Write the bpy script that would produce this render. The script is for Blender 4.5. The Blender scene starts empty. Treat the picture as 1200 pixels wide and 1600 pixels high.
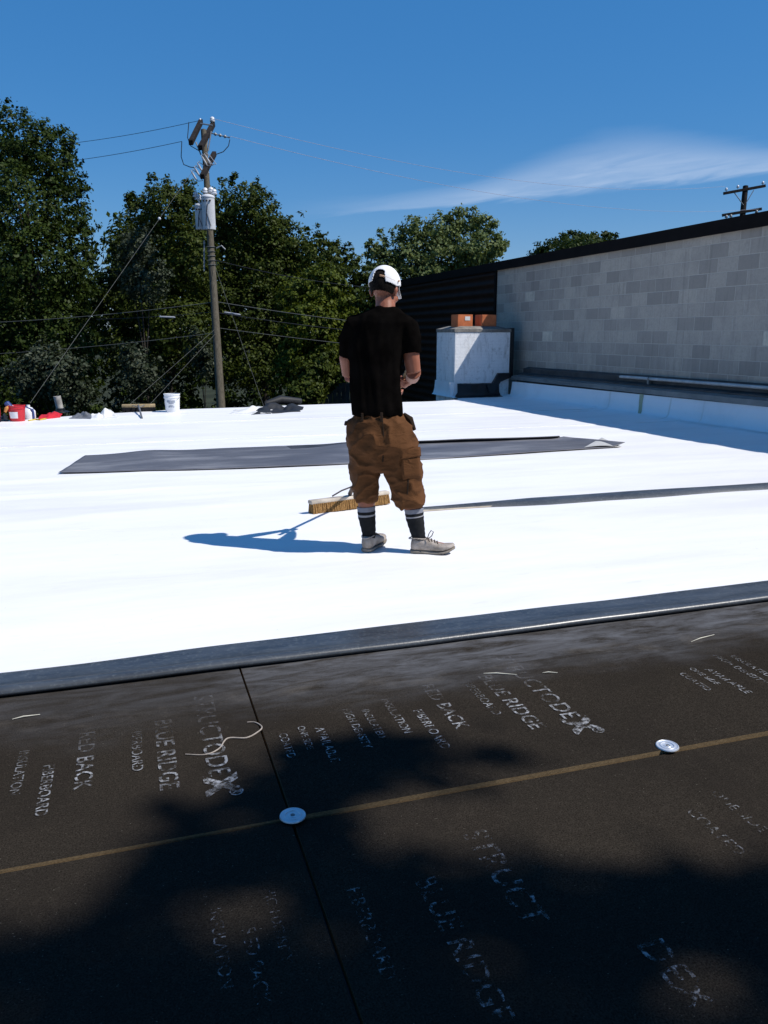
import bpy, bmesh, math, random
import numpy as np
from mathutils import Vector, Matrix, noise as mnoise

random.seed(7); RNG = np.random.default_rng(7)
SC = bpy.context.scene
COL = SC.collection

# ------------------------------------------------------------------ camera
CAM_H = 1.33; FPX = 1250.0                       # eye height above the near roof, focal length in photo pixels (1200 wide)
PITCH = math.radians(12.6695); YAW = math.radians(17.583)
_c, _s = math.cos(YAW), math.sin(YAW)
def _rot(v): return np.array([_c*v[0]+_s*v[1], -_s*v[0]+_c*v[1], v[2]])
CR = _rot((1, 0, 0)); CU = _rot((0, math.sin(PITCH), math.cos(PITCH))); CF = _rot((0, math.cos(PITCH), -math.sin(PITCH)))
FH = _rot((0, 1, 0))                              # horizontal forward
EYE = np.array([0, 0, CAM_H])
cd = bpy.data.cameras.new('camera'); cam = bpy.data.objects.new('camera', cd); COL.objects.link(cam)
cd.sensor_fit = 'HORIZONTAL'; cd.sensor_width = 36; cd.lens = FPX/1200*36; cd.clip_start = 0.05; cd.clip_end = 3000
cam.matrix_world = Matrix(((CR[0], CU[0], -CF[0], 0), (CR[1], CU[1], -CF[1], 0), (CR[2], CU[2], -CF[2], CAM_H), (0, 0, 0, 1)))
SC.camera = cam

# ------------------------------------------------------------------ sun, sky, exposure
SUN = Vector((0.655, -0.44, 1.0)).normalized()
sd = bpy.data.lights.new('sun', 'SUN'); sun = bpy.data.objects.new('sun', sd); COL.objects.link(sun)
sd.energy = 5.0; sd.angle = math.radians(0.53); sd.color = (1.0, 0.96, 0.90)
sun.rotation_euler = SUN.to_track_quat('Z', 'Y').to_euler(); sun.location = (20, -14, 30)
W = bpy.data.worlds.new('World'); SC.world = W; W.use_nodes = True
def build_world():
    nt = W.node_tree; nt.nodes.clear(); N = nt.nodes.new; L = nt.links.new
    out = N('ShaderNodeOutputWorld'); bg = N('ShaderNodeBackground'); bg.inputs[1].default_value = 0.097
    sky = N('ShaderNodeTexSky'); sky.sky_type = 'NISHITA'; sky.sun_disc = False
    sky.sun_elevation = math.asin(SUN.z); sky.sun_rotation = math.atan2(SUN.x, SUN.y)
    sky.air_density = 1.0; sky.dust_density = 0.25; sky.ozone_density = 3.0; sky.altitude = 200
    def M(op, a, b=None, c=None):
        n = N('ShaderNodeMath'); n.operation = op
        for i, v in enumerate((a, b, c)):
            if v is None: continue
            if isinstance(v, (int, float)): n.inputs[i].default_value = v
            else: L(v, n.inputs[i])
        return n.outputs[0]
    def SM(v, lo, hi):
        n = N('ShaderNodeMapRange'); n.interpolation_type = 'SMOOTHSTEP'
        L(v, n.inputs[0]); n.inputs[1].default_value = lo; n.inputs[2].default_value = hi
        return n.outputs[0]
    tc = N('ShaderNodeTexCoord'); sp = N('ShaderNodeSeparateXYZ'); L(tc.outputs['Generated'], sp.inputs[0])
    az = M('MULTIPLY', M('ARCTAN2', sp.outputs[0], sp.outputs[1]), 57.29578)
    el = M('MULTIPLY', M('ARCSINE', sp.outputs[2]), 57.29578)
    cmb = N('ShaderNodeCombineXYZ')
    L(M('MULTIPLY', az, 0.09), cmb.inputs[0]); L(M('MULTIPLY', M('SUBTRACT', el, M('MULTIPLY', az, 0.10)), 0.75), cmb.inputs[1])
    nz = N('ShaderNodeTexNoise'); nz.inputs['Scale'].default_value = 1.9; nz.inputs['Detail'].default_value = 10; nz.inputs['Roughness'].default_value = .6
    nz.inputs['Distortion'].default_value = 0.6
    L(cmb.outputs[0], nz.inputs['Vector'])
    lo = M('MULTIPLY_ADD', M('SUBTRACT', az, 12), 0.058, 7.45)
    g = M('DIVIDE', M('SUBTRACT', az, 33), 7.5); g = M('POWER', 2.71828, M('MULTIPLY', M('MULTIPLY', g, g), -1))
    th = M('MULTIPLY_ADD', g, 2.2, 1.0)
    v = M('DIVIDE', M('ADD', M('SUBTRACT', el, lo), M('MULTIPLY_ADD', nz.outputs[0], 1.2, -.6)), th)
    m = M('MULTIPLY', SM(v, 0.0, 0.28), M('SUBTRACT', 1.0, SM(v, 0.45, 1.35)))
    m = M('MULTIPLY', m, SM(az, 9, 27)); m = M('MULTIPLY', m, SM(M('SUBTRACT', 70, az), 0, 18))
    m = M('MULTIPLY', m, M('MULTIPLY_ADD', SM(nz.outputs[0], .25, .75), .5, .5))
    veil = M('MULTIPLY', SM(el, 13, 3), M('MULTIPLY', SM(az, 6, 20), 0.05))
    m = M('ADD', M('MULTIPLY', m, 0.50), veil)
    hsv = N('ShaderNodeHueSaturation'); hsv.inputs['Saturation'].default_value = 1.40; hsv.inputs['Value'].default_value = 1.0
    L(sky.outputs[0], hsv.inputs['Color'])
    air = N('ShaderNodeMix'); air.data_type = 'RGBA'; air.inputs[0].default_value = .48; L(hsv.outputs[0], air.inputs[6]); air.inputs[7].default_value = (.72, 2.70, 6.7, 1)
    mix = N('ShaderNodeMix'); mix.data_type = 'RGBA'; L(m, mix.inputs[0]); L(air.outputs[2], mix.inputs[6]); mix.inputs[7].default_value = (6.2, 7.4, 9.4, 1)
    L(mix.outputs[2], bg.inputs[0]); L(bg.outputs[0], out.inputs[0])
build_world()
SC.view_settings.view_transform = 'Standard'; SC.view_settings.look = 'None'; SC.view_settings.exposure = 0; SC.view_settings.gamma = 1
SC.view_settings.use_curve_mapping = False
try:
    SC.cycles.max_bounces = 6; SC.cycles.transparent_max_bounces = 8; SC.cycles.use_denoising = True
except Exception: pass

# ------------------------------------------------------------------ placing: photo pixel + real depth -> world point
def ray(x, y): return (x-600)/FPX*CR + (800-y)/FPX*CU + CF
def at_depth(x, y, d): return EYE + ray(x, y)*d
def at_x(x, y, X): r = ray(x, y); return EYE + r*(X/r[0])
def at_y(x, y, Y): r = ray(x, y); return EYE + r*(Y/r[1])
SLOPE = -0.012
def zr(Y): return SLOPE*(Y-3.3) if Y > 3.3 else 0.0
def on_roof(x, y):
    d = ray(x, y); t = (-SLOPE*3.3-CAM_H)/(d[2]-SLOPE*d[1]); P = EYE+t*d
    return P if P[1] > 3.3 else EYE + d*(-CAM_H/d[2])

# ------------------------------------------------------------------ objects
def tag(o, label=None, cat=None, group=None, kind=None):
    if label: o['label'] = label
    if cat: o['category'] = cat
    if group: o['group'] = group
    if kind: o['kind'] = kind
    return o
def empty(name, loc, label, cat, group=None, rz=0):
    o = bpy.data.objects.new(name, None); COL.objects.link(o); o.location = loc; o.rotation_euler = (0, 0, rz)
    o.empty_display_size = .2
    return tag(o, label, cat, group)
def link(name, me, mat=None, parent=None, world=True):
    o = bpy.data.objects.new(name, me); COL.objects.link(o)
    if mat:
        for m in (mat if isinstance(mat, (list, tuple)) else [mat]): me.materials.append(m)
    if parent:
        o.parent = parent
        if world: o.matrix_parent_inverse = Matrix.Translation(-Vector(parent_loc(parent)))
    return o
def parent_loc(p):
    v = Vector(p.location)
    while p.parent: p = p.parent; v = v + Vector((0, 0, 0))
    return v
# every mesh is written in world coordinates; things are Empties at their base without rotation, so the inverse is a translation
def copy_tree(o, delta, parent=None):
    c = o.copy(); COL.objects.link(c)
    if parent is None: c.location = Vector(o.location)+Vector(delta)
    else: c.parent = parent; c.matrix_parent_inverse = o.matrix_parent_inverse.copy()
    for ch in list(o.children): copy_tree(ch, delta, c)
    return c

class MB:
    def __init__(s): s.v = []; s.f = []; s.m = []
    def add(s, vs, fs, m=0):
        k = len(s.v); s.v += [tuple(map(float, p)) for p in vs]; s.f += [tuple(i+k for i in f) for f in fs]; s.m += [m]*len(fs); return s
    def box(s, c, sz, ax=None, m=0, bev=0.0):
        c = np.array(c, float); ax = np.eye(3) if ax is None else np.array(ax, float)
        h = np.array(sz, float)/2
        if bev > 0:
            bev = min(bev, h.min()*.9); vs = []; 
            bm = bmesh.new(); bmesh.ops.create_cube(bm, size=1)
            for v in bm.verts: v.co = Vector((v.co.x*sz[0], v.co.y*sz[1], v.co.z*sz[2]))
            bmesh.ops.bevel(bm, geom=bm.edges[:], offset=bev, segments=2, affect='EDGES', profile=.5)
            bm.verts.index_update()
            vs = [c + v.co.x*ax[0] + v.co.y*ax[1] + v.co.z*ax[2] for v in bm.verts]
            fs = [[v.index for v in f.verts] for f in bm.faces]; bm.free()
            return s.add(vs, fs, m)
        vs = [c + sx*h[0]*ax[0] + sy*h[1]*ax[1] + sz_*h[2]*ax[2] for sx in (-1, 1) for sy in (-1, 1) for sz_ in (-1, 1)]
        return s.add(vs, [(0, 1, 3, 2), (4, 6, 7, 5), (0, 4, 5, 1), (2, 3, 7, 6), (0, 2, 6, 4), (1, 5, 7, 3)], m)
    def tube(s, pts, rad, n=8, m=0, cap=True, flat=1.0, ref=None):
        P = [np.array(p, float) for p in pts]; R = rad if isinstance(rad, (list, tuple, np.ndarray)) else [rad]*len(P)
        k = len(s.v); prev = None
        for i, p in enumerate(P):
            t = P[min(i+1, len(P)-1)]-P[max(i-1, 0)]; t = t/(np.linalg.norm(t)+1e-9)
            if prev is None:
                a = np.array(ref if ref is not None else ((0, 0, 1) if abs(t[2]) < .9 else (1, 0, 0)), float)
            else: a = prev
            a = a-t*(a@t); a /= np.linalg.norm(a)+1e-9; b = np.cross(t, a); prev = a
            for j in range(n):
                q = 2*math.pi*j/n; s.v.append(tuple(p+R[i]*(math.cos(q)*a+math.sin(q)*flat*b)))
        for i in range(len(P)-1):
            for j in range(n):
                s.f.append((k+i*n+j, k+i*n+(j+1) % n, k+(i+1)*n+(j+1) % n, k+(i+1)*n+j)); s.m.append(m)
        if cap:
            s.f.append(tuple(k+j for j in range(n))[::-1]); s.m.append(m)
            s.f.append(tuple(k+(len(P)-1)*n+j for j in range(n))); s.m.append(m)
        return s
    def rings(s, rings, m=0, cap=True, closed=True):
        k = len(s.v); n = len(rings[0])
        for r in rings: s.v += [tuple(map(float, p)) for p in r]
        for i in range(len(rings)-1):
            for j in range(n if closed else n-1):
                s.f.append((k+i*n+j, k+i*n+(j+1) % n, k+(i+1)*n+(j+1) % n, k+(i+1)*n+j)); s.m.append(m)
        if cap and closed:
            s.f.append(tuple(k+j for j in range(n))[::-1]); s.m.append(m); s.f.append(tuple(k+(len(rings)-1)*n+j for j in range(n))); s.m.append(m)
        return s
    def lathe(s, base, prof, n=28, m=0, ax=None, cap=True):
        base = np.array(base, float); ax = np.eye(3) if ax is None else np.array(ax, float)
        return s.rings([[base + z*ax[2] + r*(math.cos(2*math.pi*j/n)*ax[0]+math.sin(2*math.pi*j/n)*ax[1]) for j in range(n)] for r, z in prof], m, cap)
    def ball(s, c, r, ax=None, nu=16, nv=10, m=0):
        c = np.array(c, float); ax = np.eye(3) if ax is None else np.array(ax, float); r = (r, r, r) if isinstance(r, (int, float)) else r
        rr = []
        for i in range(1, nv):
            a = math.pi*i/nv
            rr.append([c + r[0]*math.sin(a)*math.cos(2*math.pi*j/nu)*ax[0] + r[1]*math.sin(a)*math.sin(2*math.pi*j/nu)*ax[1] - r[2]*math.cos(a)*ax[2] for j in range(nu)])
        return s.rings(rr, m)
    def grid(s, P, m=0):                          # P: list of rows of points
        k = len(s.v); ny, nx = len(P), len(P[0])
        for r in P: s.v += [tuple(map(float, p)) for p in r]
        for i in range(ny-1):
            for j in range(nx-1): s.f.append((k+i*nx+j, k+i*nx+j+1, k+(i+1)*nx+j+1, k+(i+1)*nx+j)); s.m.append(m)
        return s
    def mesh(s, name, smooth=False, angle=None):
        me = bpy.data.meshes.new(name); me.from_pydata(s.v, [], s.f); me.polygons.foreach_set('material_index', s.m)
        bm = bmesh.new(); bm.from_mesh(me); bmesh.ops.recalc_face_normals(bm, faces=bm.faces[:])
        if smooth:
            for f in bm.faces: f.smooth = True
            lim = math.radians(angle if angle else 40)
            for e in bm.edges:
                if len(e.link_faces) == 2 and e.calc_face_angle(0) > lim: e.smooth = False
        bm.to_mesh(me); bm.free(); me.update(); return me
    def build(s, name, mat, parent=None, smooth=False, angle=None): return link(name, s.mesh(name, smooth, angle), mat, parent)
def thing(o, label, cat, group=None): return tag(o, label, cat, group)

# ------------------------------------------------------------------ materials
class NT:
    def __init__(s, name):
        s.mat = bpy.data.materials.new(name); s.mat.use_nodes = True; s.t = s.mat.node_tree; s.b = s.t.nodes['Principled BSDF']; s.out = s.t.nodes['Material Output']
        s.co = s.n('ShaderNodeTexCoord').outputs['Object']
    def n(s, k): return s.t.nodes.new(k)
    def L(s, a, b): s.t.links.new(a, b)
    def vec(s, sc=(1, 1, 1), loc=(0, 0, 0), rot=(0, 0, 0), src=None):
        m = s.n('ShaderNodeMapping'); s.L(src or s.co, m.inputs[0]); m.inputs['Scale'].default_value = sc; m.inputs['Location'].default_value = loc; m.inputs['Rotation'].default_value = rot; return m.outputs[0]
    def noise(s, scale, detail=5, rough=.55, v=None, dist=0):
        q = s.n('ShaderNodeTexNoise'); q.inputs['Scale'].default_value = scale; q.inputs['Detail'].default_value = detail; q.inputs['Roughness'].default_value = rough; q.inputs['Distortion'].default_value = dist
        s.L(v or s.co, q.inputs['Vector']); return q.outputs[0]
    def ramp(s, fac, stops, interp='LINEAR'):
        r = s.n('ShaderNodeValToRGB'); r.color_ramp.interpolation = interp; e = r.color_ramp.elements
        while len(e) < len(stops): e.new(.5)
        for i, (p, c) in enumerate(stops): e[i].position = p; e[i].color = (*c, 1) if not isinstance(c, (int, float)) else (c, c, c, 1)
        s.L(fac, r.inputs[0]); return r.outputs[0]
    def mix(s, fac, a, b, mode='MIX'):
        m = s.n('ShaderNodeMix'); m.data_type = 'RGBA'; m.blend_type = mode
        for i, v in ((0, fac), (6, a), (7, b)):
            if isinstance(v, (int, float)): m.inputs[i].default_value = v if i == 0 else (v, v, v, 1)
            elif isinstance(v, tuple): m.inputs[i].default_value = (*v, 1)
            else: s.L(v, m.inputs[i])
        return m.outputs[2]
    def math(s, op, a, b=None, c=None):
        q = s.n('ShaderNodeMath'); q.operation = op
        for i, v in enumerate((a, b, c)):
            if v is None: continue
            if isinstance(v, (int, float)): q.inputs[i].default_value = v
            else: s.L(v, q.inputs[i])
        return q.outputs[0]
    def step(s, v, lo, hi):
        q = s.n('ShaderNodeMapRange'); q.interpolation_type = 'SMOOTHSTEP'; s.L(v, q.inputs[0]); q.inputs[1].default_value = lo; q.inputs[2].default_value = hi; return q.outputs[0]
    def xyz(s, src=None):
        q = s.n('ShaderNodeSeparateXYZ'); s.L(src or s.co, q.inputs[0]); return q.outputs
    def bump(s, h, strength=.3, dist=.01):
        b = s.n('ShaderNodeBump'); b.inputs['Strength'].default_value = strength; b.inputs['Distance'].default_value = dist; s.L(h, b.inputs['Height']); s.L(b.outputs[0], s.b.inputs['Normal'])
    def col(s, c):
        if isinstance(c, tuple): s.b.inputs['Base Color'].default_value = (*c, 1)
        else: s.L(c, s.b.inputs['Base Color'])
    def set(s, rough=.6, spec=.3, metal=0):
        s.b.inputs['Roughness'].default_value = rough; s.b.inputs['Specular IOR Level'].default_value = spec; s.b.inputs['Metallic'].default_value = metal; return s.mat
def plain(name, c, rough=.6, spec=.3, metal=0, var=.25, scale=9, bump=.15, bd=.004):
    t = NT(name); f = t.noise(scale, 6, .6)
    t.col(t.ramp(f, [(.3, tuple(x*(1-var) for x in c)), (.7, tuple(min(1, x*(1+var)) for x in c))]))
    if bump: t.bump(t.noise(scale*6, 4), bump, bd)
    return t.set(rough, spec, metal)

M = {}
def materials():
    # white membrane: bright, faint dirt, hairline lap lines
    t = NT('white_membrane'); x, y, z = t.xyz()
    big = t.noise(.8, 6, .6, t.vec((.35, 1.6, 1))); fine = t.noise(14, 5, .65, t.vec((.3, 1, 1)))
    c = t.ramp(big, [(.34, (.79, .78, .78)), (.54, (.87, .86, .86))])
    c = t.mix(t.math('MULTIPLY', t.step(fine, .60, .74), .22), c, (.58, .56, .52))
    wob = t.math('MULTIPLY_ADD', t.noise(1.1, 3, .5, t.vec((1, .15, 1))), .35, -.17)
    yy = t.math('ADD', y, wob)
    for yl, wd, k in ((11.35, .035, .45), (10.55, .03, .3), (7.1, .02, .2), (13.1, .05, .34), (12.2, .03, .2), (4.45, .012, .12)):
        d = t.math('ABSOLUTE', t.math('SUBTRACT', yy, yl)); k_ = t.math('MULTIPLY', t.math('SUBTRACT', 1, t.step(d, 0, wd)), t.math('MULTIPLY', t.step(t.noise(1.7, 3), .42, .6), k))
        c = t.mix(k_, c, (.50, .45, .36))
    spots = t.noise(38, 2, .5); c = t.mix(t.math('MULTIPLY', t.step(spots, .76, .80), .45), c, (.40, .38, .36))
    t.col(c); t.bump(t.noise(3.5, 5, .6, t.vec((.5, 1.5, 1))), .25, .02); M['white'] = t.set(.42, .35)
    # black underside of the membrane, chalky
    t = NT('black_membrane'); f = t.noise(5, 7, .65, t.vec((.6, 3, 3))); g = t.noise(60, 4, .7)
    c = t.ramp(f, [(.3, (.022, .026, .033)), (.62, (.060, .068, .080))]); c = t.mix(t.math('MULTIPLY', t.step(g, .5, .7), .4), c, (.15, .165, .17))
    t.col(c); t.bump(g, .2, .003); M['black_mem'] = t.set(.34, .55)
    t = NT('grey_membrane'); f = t.noise(1.6, 6, .6, t.vec((.5, 1.5, 1)))
    t.col(t.ramp(f, [(.3, (.075, .076, .090)), (.52, (.115, .116, .132)), (.68, (.215, .215, .230))])); t.bump(t.noise(5, 5), .3, .02); M['grey_mem'] = t.set(.5, .4)
    # fibreboard: dark brown-black fibre, dusty toward the membrane lap
    t = NT('fibreboard_face'); x, y, z = t.xyz()
    g = t.noise(220, 4, .75); h = t.noise(55, 5, .7); big = t.noise(2.2, 6, .6, dist=.4)
    c = t.ramp(g, [(.32, (.008, .0065, .005)), (.68, (.047, .039, .031))])
    c = t.mix(t.math('MULTIPLY', t.step(h, .45, .75), .5), c, (.049, .040, .031))
    c = t.mix(t.math('MULTIPLY', t.step(big, .35, .7), .45), c, (.017, .0145, .0125))
    yn = t.math('ADD', y, t.math('MULTIPLY_ADD', t.noise(2.6, 6, .6), .42, -.21))
    dust = t.math('MULTIPLY', t.step(yn, 2.50, 2.98), t.step(t.noise(3.4, 8, .7, t.vec((1, 4, 1)), .6), .28, .72))
    dust = t.math('MULTIPLY', dust, t.math('MULTIPLY_ADD', t.step(x, .1, .6), .65, .35))
    c = t.mix(t.math('MULTIPLY', dust, .85), c, (.135, .138, .150))
    edge = t.math('MULTIPLY', t.step(yn, 2.72, 2.76), t.math('SUBTRACT', 1, t.step(yn, 2.77, 2.86)))
    c = t.mix(t.math('MULTIPLY', edge, t.math('MULTIPLY', t.step(t.noise(4, 6, .7), .45, .7), .3)), c, (.16, .14, .12))
    fl = t.noise(130, 2, .4, t.vec((1, 2.5, 1))); c = t.mix(t.math('MULTIPLY', t.step(fl, .74, .79), .8), c, (.22, .20, .16))
    sc = t.noise(7, 6, .75, t.vec((.35, 14, 1), rot=(0, 0, .06))); c = t.mix(t.math('MULTIPLY', t.step(sc, .72, .78), .35), c, (.20, .20, .20))
    t.col(c); t.bump(g, .35, .003); M['board'] = t.set(.9, 0.0)
    t = NT('raw_fibre_edge'); g = t.noise(140, 4, .7, t.vec((1, 1, 4)))
    t.col(t.ramp(g, [(.3, (.075, .052, .030)), (.7, (.27, .190, .105))])); M['fibre'] = t.set(.85, .1)
    # worn print; on the two near boards dimmed and thinned to suit their shade
    for key, lo, hi, dim in (('print', .41, .60, .95), ('print_faint', .47, .68, .75)):
        t = NT('worn_white_print' if key == 'print' else 'worn_print_shade_dimmed'); a = t.noise(55, 6, .75); b = t.noise(9, 4, .6, t.vec((1, 1.5, 1)))
        t.col(t.ramp(t.noise(90, 3), [(.3, (.20*dim, .20*dim, .20*dim)), (.7, (.50*dim, .50*dim, .52*dim))])); t.set(.8, .1)
        px_, py_, pz_ = t.xyz()
        fade = t.math('SUBTRACT', 1, t.math('MULTIPLY', t.step(t.math('ADD', py_, t.math('MULTIPLY_ADD', b, .3, -.15)), 2.42, 2.64), .85))
        m = t.math('MULTIPLY', t.math('MULTIPLY', t.step(a, lo, hi), t.step(b, .30, .55)), fade)
        tr = t.n('ShaderNodeBsdfTransparent'); mx = t.n('ShaderNodeMixShader'); t.L(m, mx.inputs[0]); t.L(tr.outputs[0], mx.inputs[1]); t.L(t.b.outputs[0], mx.inputs[2]); t.L(mx.outputs[0], t.out.inputs[0]); M[key] = t.mat
    # concrete block wall
    t = NT('concrete_block'); x, y, z = t.xyz()
    br = t.n('ShaderNodeTexBrick'); cm = t.n('ShaderNodeCombineXYZ'); t.L(y, cm.inputs[0]); t.L(z, cm.inputs[1]); t.L(cm.outputs[0], br.inputs['Vector'])
    br.inputs['Scale'].default_value = 1; br.inputs['Brick Width'].default_value = .45; br.inputs['Row Height'].default_value = .225; br.inputs['Mortar Size'].default_value = .009; br.inputs['Mortar Smooth'].default_value = .4
    br.inputs['Bias'].default_value = 0; br.inputs['Color1'].default_value = (0, 0, 0, 1); br.inputs['Color2'].default_value = (1, 1, 1, 1); br.inputs['Mortar'].default_value = (.5, .5, .5, 1)
    tone = t.ramp(br.outputs['Color'], [(0, (.32, .288, .250)), (.25, (.385, .345, .298)), (.6, (.44, .393, .335)), (.955, (.48, .428, .36)), (.965, (.60, .55, .45)), (1, (.62, .57, .46))])
    rough = t.noise(30, 6, .7); blot = t.noise(2.5, 6, .65)
    tone = t.mix(t.math('MULTIPLY', t.step(rough, .4, .75), .34), tone, (.25, .23, .205)); tone = t.mix(t.math('MULTIPLY', t.step(blot, .42, .7), .40), tone, (.29, .265, .235))
    low = t.math('MULTIPLY', t.step(z, 1.4, .4), t.step(t.noise(3, 5, .6, t.vec((1, 2.5, .5))), .35, .7)); tone = t.mix(t.math('MULTIPLY', low, .45), tone, (.22, .20, .18))
    drip = t.noise(6, 5, .6, t.vec((1, 2.4, .22))); tone = t.mix(t.math('MULTIPLY', t.step(drip, .52, .72), .38), tone, (.20, .185, .165))
    ins = t.noise(11, 6, .7, t.vec((1, 1.6, 1.6))); tone = t.mix(t.math('MULTIPLY', t.step(ins, .50, .72), .35), tone, (.26, .24, .215))
    tone = t.mix(t.math('MULTIPLY', br.outputs['Fac'], .7), tone, (.50, .46, .40)); t.col(tone)
    hh = t.math('SUBTRACT', t.math('MULTIPLY', rough, .4), br.outputs['Fac']); t.bump(hh, .55, .012); M['block'] = t.set(.95, .05)
    M['dark_metal'] = plain('dark_brown_metal', (.009, .007, .0065), .7, .08, var=.35, scale=2)
    M['siding'] = plain('brown_siding', (.028, .015, .011), .7, .10, var=.3, scale=3)
    t = NT('galvanised'); f = t.noise(3, 6, .65, t.vec((2, .5, 1))); t.col(t.ramp(f, [(.3, (.10, .115, .12)), (.7, (.24, .255, .25))])); M['galv'] = t.set(.5, .5, .35)
    M['galv_dark'] = plain('dark_deck_and_recess_shade', (.045, .05, .053), .55, .4, .2, .45, 4)  # recess shade of the parapet put into the colour; also covers the deck
    M['pipe'] = plain('pale_pipe', (.42, .43, .43), .5, .4, 0, .2, 6)
    # painted chimney
    t = NT('flaking_white_paint'); x, y, z = t.xyz(); br = t.n('ShaderNodeTexBrick'); cm = t.n('ShaderNodeCombineXYZ'); t.L(t.math('ADD', x, y), cm.inputs[0]); t.L(z, cm.inputs[1]); t.L(cm.outputs[0], br.inputs['Vector'])
    br.inputs['Scale'].default_value = 1; br.inputs['Brick Width'].default_value = .22; br.inputs['Row Height'].default_value = .075; br.inputs['Mortar Size'].default_value = .006
    f = t.noise(4.5, 8, .7, t.vec((1, 1, .8))); g = t.noise(13, 7, .75)
    c = t.ramp(f, [(.30, (.52, .52, .51)), (.44, (.82, .82, .82))]); c = t.mix(t.math('MULTIPLY', t.math('MULTIPLY', t.step(g, .54, .66), t.step(f, .6, .42)), .6), c, (.30, .292, .28)); dr = t.noise(7, 6, .7, t.vec((1, 1, .25))); c = t.mix(t.math('MULTIPLY', t.step(dr, .5, .68), .4), c, (.33, .325, .32)); c = t.mix(t.math('MULTIPLY', br.outputs['Fac'], .10), c, (.42, .42, .42))
    soot = t.math('MULTIPLY', t.step(z, .85, 1.5), t.step(t.noise(6, 6, .7, t.vec((1, 1, .3))), .48, .72)); c = t.mix(t.math('MULTIPLY', soot, .6), c, (.20, .195, .19))
    t.col(c); t.bump(t.math('SUBTRACT', g, t.math('MULTIPLY', br.outputs['Fac'], .3)), .5, .012); M['chimney'] = t.set(.75, .2)
    M['concrete'] = plain('stained_concrete', (.20, .185, .165), .9, .1, 0, .5, 6, .4, .01)
    M['terracotta'] = plain('terracotta', (.52, .155, .062), .75, .2, 0, .2, 7)
    M['tar'] = plain('black_tar', (.010, .011, .013), .35, .5, 0, .4, 7, .4, .01)
    t = NT('pole_timber'); f = t.noise(7, 7, .65, t.vec((5, 5, .35))); t.col(t.ramp(f, [(.3, (.055, .048, .036)), (.7, (.155, .135, .100))])); t.bump(f, .4, .02); M['pole'] = t.set(.85, .15)
    M['arm_wood'] = plain('dark_crossarm_timber', (.022, .018, .016), .85, .1, 0, .4, 5)
    M['tank'] = plain('grey_tank_paint', (.55, .56, .58), .5, .3, 0, .14, 4)
    M['ceramic'] = plain('pale_ceramic', (.62, .63, .66), .25, .5, 0, .1, 20)
    M['cutout'] = plain('grey_porcelain', (.33, .34, .37), .4, .4, 0, .15, 20)
    M['steel'] = plain('dull_steel', (.22, .23, .24), .5, .5, .5, .3, 20)
    M['cable'] = plain('black_cable', (.016, .017, .02), .5, .4)
    M['grey_cable'] = plain('grey_strand', (.10, .105, .10), .7, .2, .1)
    M['pale_cable'] = plain('pale_line', (.36, .36, .44), .7, .2, 0)
    def leaf(name, cols, tr=.22, rough=.5):
        t = NT(name); geo = t.n('ShaderNodeNewGeometry'); c = t.ramp(geo.outputs['Random Per Island'], [(i/(len(cols)-1), q) for i, q in enumerate(cols)])
        big = t.noise(.55, 4, .6); c = t.mix(t.math('MULTIPLY', t.step(big, .35, .68), .5), c, t.mix(1.0, c, (.55, .62, .5), 'MULTIPLY'))
        t.col(c); t.set(rough, .10); tl = t.n('ShaderNodeBsdfTranslucent'); t.L(t.mix(1.0, c, (1.3, 1.25, .5), 'MULTIPLY'), tl.inputs[0]); mx = t.n('ShaderNodeMixShader'); mx.inputs[0].default_value = tr
        t.L(t.b.outputs[0], mx.inputs[1]); t.L(tl.outputs[0], mx.inputs[2]); t.L(mx.outputs[0], t.out.inputs[0]); return t.mat
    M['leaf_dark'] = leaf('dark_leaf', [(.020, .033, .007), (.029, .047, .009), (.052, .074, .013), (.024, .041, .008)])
    M['leaf_mid'] = leaf('mid_leaf', [(.030, .044, .008), (.044, .062, .011), (.080, .098, .016), (.034, .052, .010)])
    M['leaf_yellow'] = leaf('yellow_green_leaf', [(.044, .060, .008), (.066, .088, .011), (.120, .142, .018), (.050, .072, .010)])
    M['leaf_silver'] = leaf('silver_leaf', [(.016, .024, .012), (.032, .043, .023), (.090, .102, .070), (.020, .030, .012)], .12)
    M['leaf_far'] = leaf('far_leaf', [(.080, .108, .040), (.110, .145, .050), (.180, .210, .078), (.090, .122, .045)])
    M['bark'] = plain('bark', (.045, .037, .030), .9, .1, 0, .4, 6, .5, .02)
    M['soil'] = plain('dark_ground', (.030, .034, .018), .95, .1, 0, .5, .6, .4, .05)
    M['fence_wood'] = plain('grey_fence_boards', (.11, .11, .105), .9, .1, 0, .3, 4)
    M['brick_wall'] = plain('building_render', (.25, .22, .2), .9, .1)
    # person
    t = NT('tanned_skin'); f = t.noise(14, 5, .6); t.col(t.ramp(f, [(.3, (.25, .085, .048)), (.7, (.34, .130, .078))])); t.b.inputs['Subsurface Weight'].default_value = .08; t.b.inputs['Subsurface Radius'].default_value = (.01, .004, .002); M['skin'] = t.set(.5, .4)
    M['hair'] = plain('dark_hair', (.007, .005, .004), .8, .1, 0, .5, 60, .6, .004)
    M['cap'] = plain('white_cap_cotton', (.78, .78, .80), .8, .2, 0, .06, 20)
    M['strap'] = plain('tan_strap', (.45, .27, .16), .6, .3)
    M['shirt'] = plain('black_cotton', (.0042, .0036, .0034), .95, .0, 0, .4, 12, .3, .003)
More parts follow.
